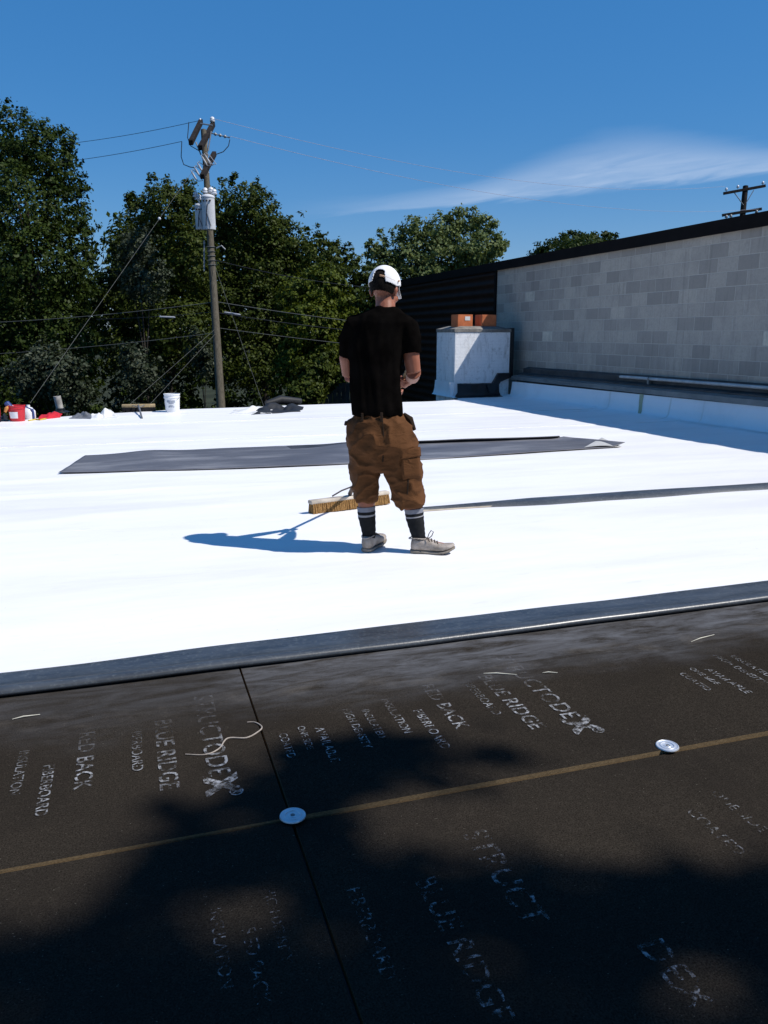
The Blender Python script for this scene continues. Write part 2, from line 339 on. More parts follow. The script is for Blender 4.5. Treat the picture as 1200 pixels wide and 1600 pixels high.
    t = NT('brown_canvas'); f = t.noise(5, 6, .6); w = t.noise(260, 2, .5); c = t.ramp(f, [(.3, (.082, .034, .0125)), (.7, (.110, .046, .0170))]); c = t.mix(t.math('MULTIPLY', t.step(t.noise(6, 5, .6), .56, .76), .22), c, (.060, .029, .013)); t.col(c); fo = t.noise(13, 4, .55, t.vec((1.0, 1.0, 2.0), rot=(.4, .5, .3)), .8); fo2 = t.noise(34, 4, .6, t.vec((1, 1, 1.6)), .6); t.bump(t.math('ADD', t.math('ADD', t.math('MULTIPLY', fo, 1.0), t.math('MULTIPLY', fo2, .10)), t.math('MULTIPLY', w, .03)), .5, .022); M['canvas'] = t.set(.85, .15)
    M['canvas_dark'] = plain('dark_canvas', (.030, .018, .011), .85, .15)
    M['sock'] = plain('charcoal_sock', (.014, .015, .017), .9, .1, 0, .3, 40, .4, .003)
    M['sock_grey'] = plain('grey_sock_band', (.20, .21, .25), .9, .1, 0, .1, 40)
    M['sock_white'] = plain('white_sock_stripe', (.27, .27, .29), .9, .1, 0, .1, 40)
    t = NT('dirty_white_leather'); f = t.noise(16, 7, .7); t.col(t.ramp(f, [(.32, (.17, .135, .105)), (.62, (.44, .385, .345))])); t.bump(f, .3, .004); M['shoe'] = t.set(.55, .3)
    M['sole'] = plain('dirty_sole', (.26, .225, .19), .7, .2, 0, .4, 20)
    M['lace'] = plain('lace', (.12, .10, .085), .9, .1)
    M['eye'] = plain('eye_white', (.6, .58, .55), .2, .5, 0, .03)
    # small things
    t = NT('bristles'); f = t.noise(30, 5, .7, t.vec((6, 6, .5))); t.col(t.ramp(f, [(.3, (.20, .10, .035)), (.7, (.50, .29, .11))])); t.bump(f, .9, .02); M['bristle'] = t.set(.8, .15)
    M['pale_wood'] = plain('pale_weathered_wood', (.50, .44, .37), .75, .2, 0, .3, 8)
    M['tan_wood'] = plain('tan_wood', (.36, .27, .15), .75, .2, 0, .4, 9)
    M['black_bristle'] = plain('black_bristles', (.012, .012, .014), .8, .2, 0, .4, 30, .8, .01)
    M['brace'] = plain('brown_steel_brace', (.11, .085, .075), .5, .4, .3, .3, 12)
    M['bucket'] = plain('white_plastic', (.74, .75, .77), .35, .4, 0, .05, 6)
    M['bucket_ink'] = plain('grey_print', (.33, .36, .42), .5, .3, 0, .3, 40)
    M['red'] = plain('red_plastic', (.50, .018, .030), .35, .4, 0, .12, 6)
    M['red_cloth'] = plain('red_cloth', (.52, .020, .035), .8, .2, 0, .25, 8)
    M['blue'] = plain('blue_plastic', (.035, .06, .20), .4, .4)
    M['paper'] = plain('white_paper', (.72, .70, .72), .8, .2, 0, .08, 20)
    M['yellow'] = plain('yellow_webbing', (.55, .43, .08), .8, .2)
    M['orange'] = plain('orange_plastic', (.55, .22, .06), .5, .3)
    M['scrap_white'] = plain('white_scrap', (.70, .69, .67), .5, .3, 0, .12, 5)
    M['scrap_grey'] = plain('grey_scrap', (.13, .135, .15), .6, .3, 0, .3, 6)
    M['scrap_black'] = plain('black_scrap', (.016, .017, .02), .6, .3, 0, .3, 6)
    t = NT('ribbed_plate_metal'); f = t.noise(9, 4); t.col(t.ramp(f, [(.3, (.55, .57, .62)), (.7, (.72, .74, .78))])); M['plate'] = t.set(.36, .5, .55)
    M['stain'] = plain('yellowed_adhesive', (.42, .42, .27), .6, .3, 0, .25, 10)
    M['string'] = plain('pale_string', (.36, .31, .27), .9, .1, 0, .2, 60)
    M['ivory'] = plain('splinter', (.6, .57, .48), .8, .1)
materials()

# ------------------------------------------------------------------ roof, ground
def n3(x, y, z=0.0): return mnoise.noise(Vector((x, y, z)))
EDGE = [(-30, 6.0), (-9.0, 12.6), (-2.07, 14.63), (-.6, 15.55), (1.17, 16.12), (4.0, 16.32), (6.4, 16.42), (7.05, 16.7), (7.25, 17.42), (8.55, 17.44)]
def edge_y(x):
    for (a, b), (c, d) in zip(EDGE, EDGE[1:]):
        if x <= c: return b+(d-b)*(x-a)/(c-a)
    return EDGE[-1][1]
PAR_X = 8.55; WALL_X = 9.05
def ground():
    b = MB(); n = 40; rr = [0, 30, 60, 120, 300, 900]; P = []
    b.rings([[(r*math.cos(2*math.pi*j/n), 20+r*math.sin(2*math.pi*j/n), -4.0+.25*n3(r*math.cos(j)*.05, j)*(r > 40)) for j in range(n)] for r in rr[1:]], cap=True)
    b.build('ground', M['soil']).__setitem__('kind', 'structure')
    # the deck under the boards and sheets, with the outer walls of the building down to the ground
    b = MB(); xs = np.linspace(-14, WALL_X-.02, 90)
    top = [[(x, yy, zr(yy)-.034) for x in xs] for yy in (-1.2, 3.3)] + [[(x, 3.3+(edge_y(x)-3.3)*k, zr(3.3+(edge_y(x)-3.3)*k)-.034) for x in xs] for k in (.5, 1)]
    b.grid(top); far = [(x, edge_y(x), zr(edge_y(x))-.034) for x in xs]; near = [(x, -1.2, -.034) for x in xs]
    for line in (far, near): b.grid([line, [(p[0], p[1], -4.0) for p in line]], 1)
    b.grid([[r[0] for r in top], [(r[0][0], r[0][1], -4.0) for r in top]], 1)
    b.build('roof', [M['galv_dark'], M['brick_wall']])['kind'] = 'structure'
ground()

def sheet(name, y0, y1, off, label, near_lift=.0, wr=1.0, seed=0.0):
    b = MB(); nx, ny = 260, 46; P = []
    for i in range(ny):
        row = []
        for j in range(nx):
            x = -13.5+(PAR_X+.02+13.5)*(j/(nx-1))**.72
            ye = min(y1, edge_y(x)-.02) if y1 < 90 else edge_y(x)-.02
            ys = min(y0+.012*n3(x*.7, seed)+.004*n3(x*3, seed), ye-.01)
            y = ys+(ye-ys)*i/(ny-1)
            z = zr(y)+off
            z += wr*(.016*max(0, n3(x*.5+seed, y*2.1, 3))**1.4+.012*max(0, n3(x*.28-seed, y*5.5+.9*n3(x*.6, y), 5)-.15)+.006*max(0, n3(x*1.6+seed, y*4.6, 7))**1.0)
            d = (y-ys); z += near_lift*math.exp(-(d/.10)**2)*(.5+.5*n3(x*.8, seed+9))
            rgt = max(0.0, x-(PAR_X-.22))/.24; z += .045*rgt*rgt
            if abs(x-2.75) < .8 and abs(y-4.62) < .5: z += .020*math.exp(-((x-2.75+.6*(y-4.6))/.10)**2-((y-4.6)/.22)**2)
            row.append((x, y, z))
        P.append(row)
    b.grid(P)
    e = [P[0], [(p[0], p[1]+.002, p[2]-.012-near_lift*.3) for p in P[0]]]; b.grid(e)   # the cut edge
    o = b.build(name, M['white'], None, True, 60)
    return tag(o, label, 'roof membrane', 'white membrane sheets laid in courses')
S1 = sheet('membrane_sheet', 3.235, 5.80, .016, 'white membrane sheet the man stands on, nearest the dark boards, black folded edge', .0, .8, 1.3)
S2 = sheet('membrane_sheet', 5.78, 8.40, .010, 'white membrane sheet behind the man, between black ridge and grey strip', .008, 1.0, 4.1)
S3 = sheet('membrane_sheet', 8.34, 11.0, .006, 'white membrane sheet under the loose grey strip', .004, 1.0, 8.6)
S4 = sheet('membrane_sheet', 10.94, 13.5, .012, 'white membrane sheet between the grey strip and the far tools', .004, 1.0, 12.2)
S5 = sheet('membrane_sheet', 13.44, 99, .018, 'farthest white membrane sheet, ending at the roof edge under buckets', .004, 1.0, 17.7)

def near_fold():                                  # black underside of the first sheet folded back over its near edge
    b = MB(); xs = np.linspace(-6, 8.5, 240); prof = [(3.292, .021), (3.27, .024), (3.20, .023), (3.13, .024), (3.105, .030), (3.085, .036), (3.062, .034), (3.047, .022), (3.050, .010), (3.075, .004), (3.12, .004)]
    P = []
    for k, (y, z) in enumerate(prof):
        P.append([(x, y+.020*n3(x*.55, 2.2)+.005*n3(x*2.3, 5)+(.05*max(0, x-2.2)**1.3*.35 if x > 2.2 else 0)+(.010*n3(x*1.3, 7)-.040*max(0, min(1, (.7-x)/1.2)) if k < 2 else 0), z+(.004*n3(x*1.2, k*.15) if k > 3 else .003*n3(x*2, k*.3))) for x in xs])
    b.grid(P); return b.build('folded_edge', M['black_mem'], S1, True, 70)
near_fold()
def mid_fold():                                   # dark ridge where the second sheet turns back
    b = MB(); xs = np.linspace(2.05, 8.2, 130); P = []
    for k in range(9):
        a = k/8; row = []
        for x in xs:
            g = min(1, (x-2.05)/1.1)**.8; w = .05+.26*g+.03*g*n3(x*1.1, 3); hgt = (.018+.028*g)*(1+.25*n3(x*1.4, 1))
            yc = 5.70-.012*(x-2.0)+.03*n3(x*.6, 9)
            y = yc-w*.5+w*a; z = zr(y)+.017+hgt*math.sin(math.pi*(1-a)**2.2)*(1-.2*a)
            row.append((x, y, z))
        P.append(row)
    b.grid(P); o = b.build('folded_edge', M['black_mem'], S2, True, 80)
    b = MB(); xs = np.linspace(2.0, 2.75, 40)          # soiled tan hem at the thin end of the ridge
    b.grid([[(x, 5.60+.02*a-.012*(x-2.0)+.01*n3(x, 4), zr(5.6)+.019+.010*math.sin(math.pi*a)) for x in xs] for a in np.linspace(0, 1, 6)])
    b.build('soiled_hem', plain('soiled_hem', (.40, .345, .28), .7, .2, 0, .3, 7), S2, True)
mid_fold()

def grey_strip():
    A = {}
    nx, ny = 200, 26; b = MB(); P = []
    for i in range(ny):
        v = i/(ny-1); row = []
        for j in range(nx):
            u = j/(nx-1)
            xl = -.72+.20*v+.03*n3(v*4, 7); xr = 5.60+.16*(1-v)-.22*v
            x = xl+(xr-xl)*u
            y0 = 8.49-.36*math.sin(min(1, u*2.1)*math.pi*.5)+.55*max(0, u-.5)+.02*n3(x*.9, 2)
            y1 = 9.74+.26*u-.72*max(0, u-.38)+.04*n3(x*.8, 5)
            y = y0+(y1-y0)*v
            z = zr(y)+.024+.006*n3(x*1.4, y*1.4, 4)
            r = max(0, (u-.36)/.64); lift = .085*min(1, r*2.2)
            z += .25*lift*max(0, (v-.62)/.38)**1.6                  # the far side rolls up toward the right end
            z += .05*math.exp(-((u-.40-.14*v)/.045)**2)*v+.02*math.exp(-((u-.12)/.05)**2)*v
            z += .05*max(0, (u-.965)/.035)**1.5*(.4+.6*(1-v))     # right end curls
            if v > .80 and r > 0:                               # ... and curls back over itself, black face out
                g = min(1, r*2.0); a = (v-.80)/.20*math.radians(215); rr = (.007+.017*g)*(1+.2*n3(x*1.1, 3)); yb = y0+(y1-y0)*.80; zb = zr(yb)+.024+.006*n3(x*1.4, yb*1.4, 4)
                y = yb+(y-yb)*(1-g)+g*rr*math.sin(a)*1.6; z = z*(1-g)+g*(zb+rr*(1-math.cos(a)))
            row.append((x, y, z))
        P.append(row)
    b.grid(P); b.m = [1 if (q//(nx-1) >= 20 and q % (nx-1) > 78) else 0 for q in range(len(b.f))]
    o = b.build('loose_membrane_strip', [M['grey_mem'], plain('dark_face', (.045, .046, .054), .55, .3, 0, .35, 5)], None, True, 60)
    tag(o, 'long loose strip of grey membrane lying across the white roof, right end curled', 'membrane strip')
    m = o.modifiers.new('thick', 'SOLIDIFY'); m.thickness = .004; m.offset = -1
    # pale triangle of the other face turned over at the right end
    b = MB(); R = on_roof; a = R(912, 703); c = R(972, 701); d = R(940, 692)
    pts = [a+(0, 0, .03), c+(0, 0, .02), d+(0, 0, .07)]
    rows = []
    for i in range(8):
        k = i/7; p = pts[0]*(1-k)+pts[2]*k; q = pts[1]*(1-k)+pts[2]*k
        rows.append([p*(1-s)+q*s+np.array([0, 0, .02*math.sin(s*3.1)*(1-k)]) for s in np.linspace(0, 1, 8)])
    b.grid(rows); b.build('turned_corner', plain('pale_grey_face', (.50, .49, .47), .5, .3, 0, .15, 4), o, True)
grey_strip()

# ------------------------------------------------------------------ fibreboards, plates, print
def text_mesh(lines):
    """lines: (string, size, x_left(baseline), y_end or y_start, align, z). Reads toward the viewer: +text x -> -Y, letter tops -> +X"""
    out = []
    for s, size, xb, y, al, z, st in lines:
        V = []; F = []
        cu = bpy.data.curves.new('t', 'FONT'); cu.body = s; cu.size = size; cu.align_x = al; cu.space_character = 1.05; cu.offset = st
        o = bpy.data.objects.new('t', cu); COL.objects.link(o); dg = bpy.context.evaluated_depsgraph_get(); dg.update()
        me = bpy.data.meshes.new_from_object(o.evaluated_get(dg)); k = len(V)
        for v in me.vertices: V.append((xb+v.co.y, y-v.co.x, z))
        for p in me.polygons: F.append(tuple(i+k for i in p.vertices))
        bpy.data.objects.remove(o); bpy.data.curves.remove(cu); bpy.data.meshes.remove(me)
        ys = sorted(set(round(v[1], 5) for v in V)); cuts = [(a+b)/2 for a, b in zip(ys, ys[1:]) if b-a > .24*size]
        for lo, hi in zip([-1e9]+cuts, cuts+[1e9]):
            f2 = [f for f in F if lo < sum(V[i][1] for i in f)/len(f) < hi]; ids = sorted(set(i for f in f2 for i in f)); mp = {i: k for k, i in enumerate(ids)}
            if f2: me = bpy.data.meshes.new('printed_word'); me.from_pydata([V[i] for i in ids], [], [tuple(mp[i] for i in f) for f in f2]); me.update(); out.append(me)
    return out
def logo(x, yend, z):                             # the big print group, ends of lines at the seam side
    return [('STRUCTODE', .098, x+.115, yend+.085, 'RIGHT', z, .0004), ('X', .125, x+.105, yend-.01, 'RIGHT', z, .0085), ('\u00ae', .055, x+.165, yend-.035, 'RIGHT', z, .0008), ('BLUE RIDGE', .082, x-.03, yend+.055, 'RIGHT', z, .0008), ('FIBERBOARD', .048, x-.108, yend+.19, 'RIGHT', z, 0),
            ('RED BACK', .075, x-.275, yend+.135, 'RIGHT', z, .0004), ('FIBERBOARD', .048, x-.372, yend+.025, 'RIGHT', z, .0003), ('INSULATION', .045, x-.455, yend+.16, 'RIGHT', z, 0)]
def small(x, yend, z):
    return [('INSULATED', .040, x+.30, yend+.10, 'RIGHT', z, 0), ('HIGH DENSITY', .042, x+.235, yend+.05, 'RIGHT', z, 0), ('AVAILABLE', .046, x+.11, yend, 'RIGHT', z, 0), ('ONE SIDE', .036, x+.055, yend+.10, 'RIGHT', z, 0), ('COATED', .040, x-.015, yend+.065, 'RIGHT', z, 0)]
def boards():
    JX = .357; SY = 1.987; g = .004
    B = []
    def board(x0, x1, y0, y1, top, label):
        b = MB(); nx, ny = 30, 24
        P = [[(x0+(x1-x0)*j/nx, y0+(y1-y0)*i/ny, top+.0012*n3(j*.4+x0, i*.4+y0)) for j in range(nx+1)] for i in range(ny+1)]
        b.grid(P, 0); zb = -.033
        for line in (P[0], P[-1], [r[0] for r in P], [r[-1] for r in P]): b.grid([line, [(p[0], p[1], zb) for p in line]], 1)
        o = b.build('fibreboard_panel', [M['board'], M['fibre']], None, True, 30)
        return tag(o, label, 'roof board', 'dark fibreboard insulation panels')
    A = board(-2.1, JX-g, SY+.004, 3.19, .000, 'dark fibreboard panel at left, between the thin black joint and the membrane edge')
    Bb = board(JX+g, 4.6, SY+.002, 3.19, .001, 'dark fibreboard panel with two steel plates along its tan near edge, below the membrane')
    C = board(-2.1, JX-.005, .75, SY-.006, -.0045, 'shaded fibreboard panel in the lower left corner, left of the black joint')
    D = board(JX+.006, 4.6, .75, SY-.008, -.0095, 'shaded fibreboard panel in the lower right, big faint print on it')
    board(-2.1, 4.6, -1.15, .745, -.012, 'fibreboard panel nearest the camera, below the frame')
    z = .0045
    [link('printed_word', me, M['print'], A, False) for me in text_mesh(logo(.042, 2.177, z))]
    [link('printed_word', me, M['print'], Bb, False) for me in text_mesh(logo(1.270, 2.180, z)+small(.423, 2.236, z)+small(2.030, 2.243, z))]
    zz = -.006
    [link('printed_word', me, M['print_faint'], D, False) for me in text_mesh([('DEX', .098, 1.0, 1.10, 'RIGHT', zz, .001), ('STRUCT', .098, .79, 1.79, 'LEFT', zz, .001), ('BLUE RIDGE', .082, .60, 1.65, 'LEFT', zz, .0005), ('FIBERBOARD', .05, .43, 1.665, 'LEFT', zz, 0), ('COATED', .05, 1.44, 1.69, 'LEFT', zz, 0), ('ONE SIDE', .046, 1.57, 1.75, 'LEFT', zz, 0)])]
    [link('printed_word', me, M['print_faint'], C, False) for me in text_mesh([('INSULATION', .042, .10, 1.69, 'LEFT', -.0012, 0), ('RED BACK', .046, .165, 1.60, 'LEFT', -.0012, 0), ('HIGH DENSITY', .036, .235, 1.72, 'LEFT', -.0012, 0)])]
    # ribbed steel plates
    def plate(x, y, label):
        b = MB(); prof = [(.0001, .0020), (.006, .0020), (.0075, .0046), (.012, .0046), (.0135, .0030), (.019, .0030), (.0205, .0052), (.024, .0052), (.0255, .0034), (.031, .0034), (.0335, .0050), (.036, .0042), (.0375, .0012), (.0375, .0002)]
        e = empty('fastener_plate', (x, y, .0015), label, 'metal plate', 'round steel fastening plates on the seam')
        b.lathe((x, y, .0015), prof, 48); b.build('disc', M['plate'], e, True, 30)
        s = MB(); s.lathe((x, y, .0035), [(.0055, 0), (.0055, .0022), (.004, .0034), (.0001, .0034)], 14); s.build('screw_head', M['steel'], e, True, 30)
    plate(.362, 1.992, 'round ribbed steel plate at the crossing of black joint and tan seam')
    plate(1.612, 2.004, 'round ribbed steel plate at right on the tan seam, in sunlight')
boards()
def debris():
    b = MB(); pts = [(.098, 2.427), (.16, 2.405), (.205, 2.43), (.24, 2.49), (.30, 2.475), (.345, 2.505), (.362, 2.535), (.345, 2.575), (.315, 2.585)]
    Q = [np.array(p) for p in pts]; Q = [Q[0]]+Q+[Q[-1]]; C = []
    for i in range(1, len(Q)-2):
        for u in np.linspace(0, 1, 6, endpoint=False): C.append(.5*(2*Q[i]+(Q[i+1]-Q[i-1])*u+(2*Q[i-1]-5*Q[i]+4*Q[i+1]-Q[i+2])*u*u+(3*Q[i]-Q[i-1]-3*Q[i+1]+Q[i+2])*u**3))
    b.tube([(x, y, .004) for x, y in C], [.0009+.0016*math.sin(math.pi*(i+1)/(len(C)+1))**.5 for i in range(len(C))], 6); tag(b.build('string', M['string'], None, True), 'pale curved string beside the black joint, over the print', 'string')
    for (x, y, l, a, lab) in ((1.335, 2.685, .13, -.4, 'thin pale splinter on the dusty board, left of a shorter one'), (1.53, 2.635, .06, -.3, 'short pale splinter right of the longer one on the dusty board'), (2.36, 2.76, .16, .25, 'long thin splinter near the right frame edge below the membrane'), (-.42, 2.86, .09, .1, 'tiny pale splinter at far left below the membrane fold')):
        b = MB(); d = np.array([math.cos(a), math.sin(a), 0]); c = np.array([x, y, .004])
        b.tube([c-d*l/2, c-d*l*.1+(0, .003, .002), c+d*l/2], [.0008, .0024, .0012], 5); tag(b.build('splinter', M['ivory'], None, True), lab, 'splinter', 'pale splinters on the boards')
debris()

# ------------------------------------------------------------------ neighbouring wall, parapet, chimney
def wall():
    Y0, YC, Y1 = -6.0, 19.15, 28.6; top = 2.92
    e = empty('neighbour_building', (WALL_X, 10, -4), 'grey concrete block building with dark coping along the right side of the roof', 'building')
    b = MB(); b.box((WALL_X+3, (Y0+YC)/2, (top-4)/2), (6, YC-Y0, top+4)); b.build('block_wall', M['block'], e)
    b = MB()                                        # corrugated far section
    ys = np.linspace(YC+.01, Y1, 2); zs = np.arange(-4, top+.001, .0275); rows = []
    for i, z in enumerate(zs): rows.append([(WALL_X-.02+.03*math.cos(z*2*math.pi/.22), y, z) for y in ys])
    b.grid(rows); b.grid([[(WALL_X-.02, Y1, -4), (WALL_X+6, Y1, -4)], [(WALL_X-.02, Y1, top), (WALL_X+6, Y1, top)]]); b.grid([[(WALL_X+.0, YC, top-.01), (WALL_X+6, YC, top-.01)], [(WALL_X, Y1, top-.01), (WALL_X+6, Y1, top-.01)]])
    b.build('corrugated_siding', M['siding'], e, True, 50)
    b = MB(); b.box((WALL_X+.12, (Y0+Y1)/2, top+.055), (.36, Y1-Y0+.1, .125), bev=.012); b.box((WALL_X-.055, (Y0+Y1)/2, top+.02), (.02, Y1-Y0+.1, .21)); b.build('coping', M['dark_metal'], e)
    b = MB(); b.box((WALL_X-.02, YC, 1.2), (.05, .09, 3.3)); b.build('corner_trim', M['dark_metal'], e)
    # parapet curb with white upturn, galvanised edge, step and conduit
    e = empty('parapet', (PAR_X, 8, 0), 'low parapet with white upturned membrane and galvanised metal edge along the block wall', 'parapet')
    PY0, PY1 = -1.0, 17.2; n = 120; ys = np.linspace(PY0, PY1, n)
    prof = [(PAR_X-.10, .005), (PAR_X-.03, .022), (PAR_X+.02, .075), (PAR_X+.045, .20), (PAR_X+.06, .355)]
    b = MB(); b.grid([[(x+.010*n3(y*.9, k)+.006*n3(y*2.4, k+5), y, zr(y)+z+(.022 if k == 0 else .012)) for y in ys] for k, (x, z) in enumerate(prof)]); b.build('upturned_membrane', M['white'], e, True, 60)
    for y0, zt in ((12.15, .33), (8.95, .33)):
        b = MB(); P = []
        for k, (x, z) in enumerate(prof):
            w = .055+.03*n3(k, y0); P.append([(x-.006+.010*n3((y0+d)*.9, k)+.006*n3((y0+d)*2.4, k+5), y0+d-.17*(1-k/4)**2, zr(y0)+z+.018) for d in np.linspace(-w, w, 5)])
        b.grid(P); b.build('adhesive_streak', M['stain'], e, True)
    b = MB(); L_ = PY1-PY0; yc = (PY0+PY1)/2
    def slab(x0, x1, z0, z1, mat, name, sl=.6):
        q = MB(); rows = []
        for (x, z) in ((x0, z0), (x0, z1), (x1, z1+.03), (x1, z0)): rows.append([(x, y, z+zr(y)*sl+.004*n3(y*1.2, x*9)) for y in ys])
        rows.append(rows[0]); q.grid(rows); return q.build(name, mat, e, True, 30)
    slab(PAR_X+.03, WALL_X-.32, .345, .425, M['galv'], 'metal_edge')
    slab(WALL_X-.33, WALL_X-.16, .30, .475, M['galv_dark'], 'lower_flashing')
    slab(WALL_X-.165, WALL_X-.015, .30, .60, M['galv_dark'], 'recess_shade_band')  # dark band stands in for the shaded recess below the wall
    q = MB(); q.tube([(WALL_X-.20, y, .585+zr(y)*.6) for y in np.linspace(PY0, 13.2, 30)], .028, 10); cp = q.build('conduit', M['pipe'], e, True)
    for y in (3.5, 6.4, 9.25, 12.3):
        q = MB(); q.box((WALL_X-.20, y, .53+zr(y)*.6), (.07, .05, .13), bev=.006); q.tube([(WALL_X-.235, y, .60+zr(y)*.6), (WALL_X-.20, y, .625+zr(y)*.6), (WALL_X-.165, y, .60+zr(y)*.6)], .010, 6); q.build('bracket', M['galv'], cp)
wall()

def chimney():
    X0, X1, Y0, Y1 = 7.22, 8.62, 17.40, 18.55; zt = 1.33
    e = empty('chimney', ((X0+X1)/2, (Y0+Y1)/2, -.17), 'white painted chimney with two terracotta flues at the far end of the parapet', 'chimney')
    b = MB(); b.box(((X0+X1)/2, (Y0+Y1)/2, (zt-4)/2), (X1-X0, Y1-Y0, zt+4), bev=.012); b.build('shaft', M['chimney'], e)
    b = MB(); n = 10
    lo = [(X0-.014, Y0-.014), (X1+.014, Y0-.014), (X1+.014, Y1+.014), (X0-.014, Y1+.014)]
    hi = [(X0+.22, Y0+.2), (X1-.22, Y0+.2), (X1-.22, Y1-.2), (X0+.22, Y1-.2)]
    b.rings([[(x, y, zt+.002) for x, y in lo], [(x, y, zt+.07) for x, y in lo], [(x, y, zt+.14+.02*n3(x*3, y*3)) for x, y in hi]]); b.build('concrete_crown', M['concrete'], e)
    for cx in (X0+.34, X0+.95):
        b = MB(); s = .195; r = .025; z0, z1 = zt+.08, zt+.40; cy = Y0+.42
        def sq(h, z): return [(cx+h*sx, cy+h*sy, z) for sx, sy in ((-1, -.9), (-.9, -1), (.9, -1), (1, -.9), (1, .9), (.9, 1), (-.9, 1), (-1, .9))]
        b.rings([sq(s, z0), sq(s, z1), sq(s-r, z1), sq(s-r, z0+.05)]); fl = b.build('flue', M['terracotta'], e)
        if cx < X0+.5:
            q = MB(); q.box((cx+.06, cy-s-.003, z1-.09), (.13, .006, .09), bev=.002); q.build('mortar_smear', M['scrap_white'], fl)
    zb = zr(17.3)
    # white flare at the left corner and black tar strip round the front foot
    b = MB(); P = []
    for k, (dx, z) in enumerate(((-.11, .0), (-.075, .03), (-.045, .14), (-.025, .34))): P.append([(X0+dx, y, zb+z+.02) for y in np.linspace(Y0-.1, Y1, 8)])
    b.grid(P)
    P = []
    for k, (dy, z) in enumerate(((-.22, .0), (-.08, .03), (-.04, .14), (-.02, .34))): P.append([(x, Y0+dy, zb+z+.02) for x in np.linspace(X0-.12, X0+.10, 6)])
    b.grid(P); b.build('white_flashing', M['white'], e, True, 50)
    b = MB(); P = []
    for k, (dy, z) in enumerate(((-.30, .0), (-.16, .02), (-.075, .10), (-.06, .28), (-.03, .30), (-.01, .30))): P.append([(x+(-.10 if k < 2 else 0)*(1 if x < X0+.3 else 0), Y0+dy+.01*n3(x*5, k), zb+.03+z+.012*n3(x*7, k)) for x in np.linspace(X0+.06, X1-.28, 24)])
    b.grid(P); b.build('tar_strip', M['tar'], e, True, 50)
    b = MB(); q = [(X1-.50, .02), (X1-.36, .20), (X1-.26, .36), (X1-.04, .44), (X1-.0, .56), (X1-.32, .56), (X1-.46, .33), (X1-.62, .30)]
    b.rings([[(x, Y0-.10, zb+z) for x, z in q], [(x, Y0-.02, zb+z) for x, z in q]]); b.build('tar_strip', M['tar'], e)
    b = MB(); b.box((X1+.06, Y0+.1, .85), (.10, .16, 1.15)); b.build('gap_shade_strip', M['tar'], e)  # black box drawn for the shadow in the gap between chimney and wall
chimney()

# ------------------------------------------------------------------ trees
def leaves(blobs, n, size, seed, tuft=.17, up=.35):
    rng = np.random.default_rng(seed); C = np.array([b[0] for b in blobs]); R = np.array([b[1] for b in blobs])
    wgt = (R[:, 0]*R[:, 2]+R[:, 0]*R[:, 1])**.9; wgt /= wgt.sum()
    nc = max(40, n//26); bi = rng.choice(len(blobs), nc, p=wgt)
    d = rng.normal(size=(nc, 3)); d /= np.linalg.norm(d, axis=1)[:, None]
    rad = .50+.52*rng.random(nc)**.6
    spr = rng.random(nc) < .16; rad = np.where(spr, .98+.30*rng.random(nc), rad)
    cc = C[bi]+d*R[bi]*rad[:, None]
    k = rng.integers(0, nc, n); sig = (tuft*.8*R[bi].mean(1)*np.where(spr, .55, 1.0))[k][:, None]; sig = np.maximum(sig, size*.55)
    p = cc[k]+rng.normal(size=(n, 3))*sig*np.array([1, 1, .75])
    nrm = d[k]*1.0+rng.normal(size=(n, 3))*.60+np.array([0, 0, up]); nrm /= np.linalg.norm(nrm, axis=1)[:, None]
    a = np.cross(nrm, rng.normal(size=(n, 3))); a /= np.linalg.norm(a, axis=1)[:, None]; b = np.cross(nrm, a)
    s = size*(.6+.8*rng.random(n))[:, None]; w = .33
    V = np.stack([p-a*s*.5, p+b*s*w+nrm*s*.08, p+a*s*.5, p-b*s*w+nrm*s*.08], 1).reshape(-1, 3)
    return V
def leaf_mesh(name, V):
    n = len(V)//4; me = bpy.data.meshes.new(name); me.vertices.add(n*4); me.vertices.foreach_set('co', V.astype(np.float32).ravel())
    me.loops.add(n*4); me.loops.foreach_set('vertex_index', np.arange(n*4, dtype=np.int32)); me.polygons.add(n)
    me.polygons.foreach_set('loop_start', np.arange(0, n*4, 4, dtype=np.int32)); me.polygons.foreach_set('loop_total', np.full(n, 4, np.int32)); me.update(calc_edges=True); me.validate(); return me
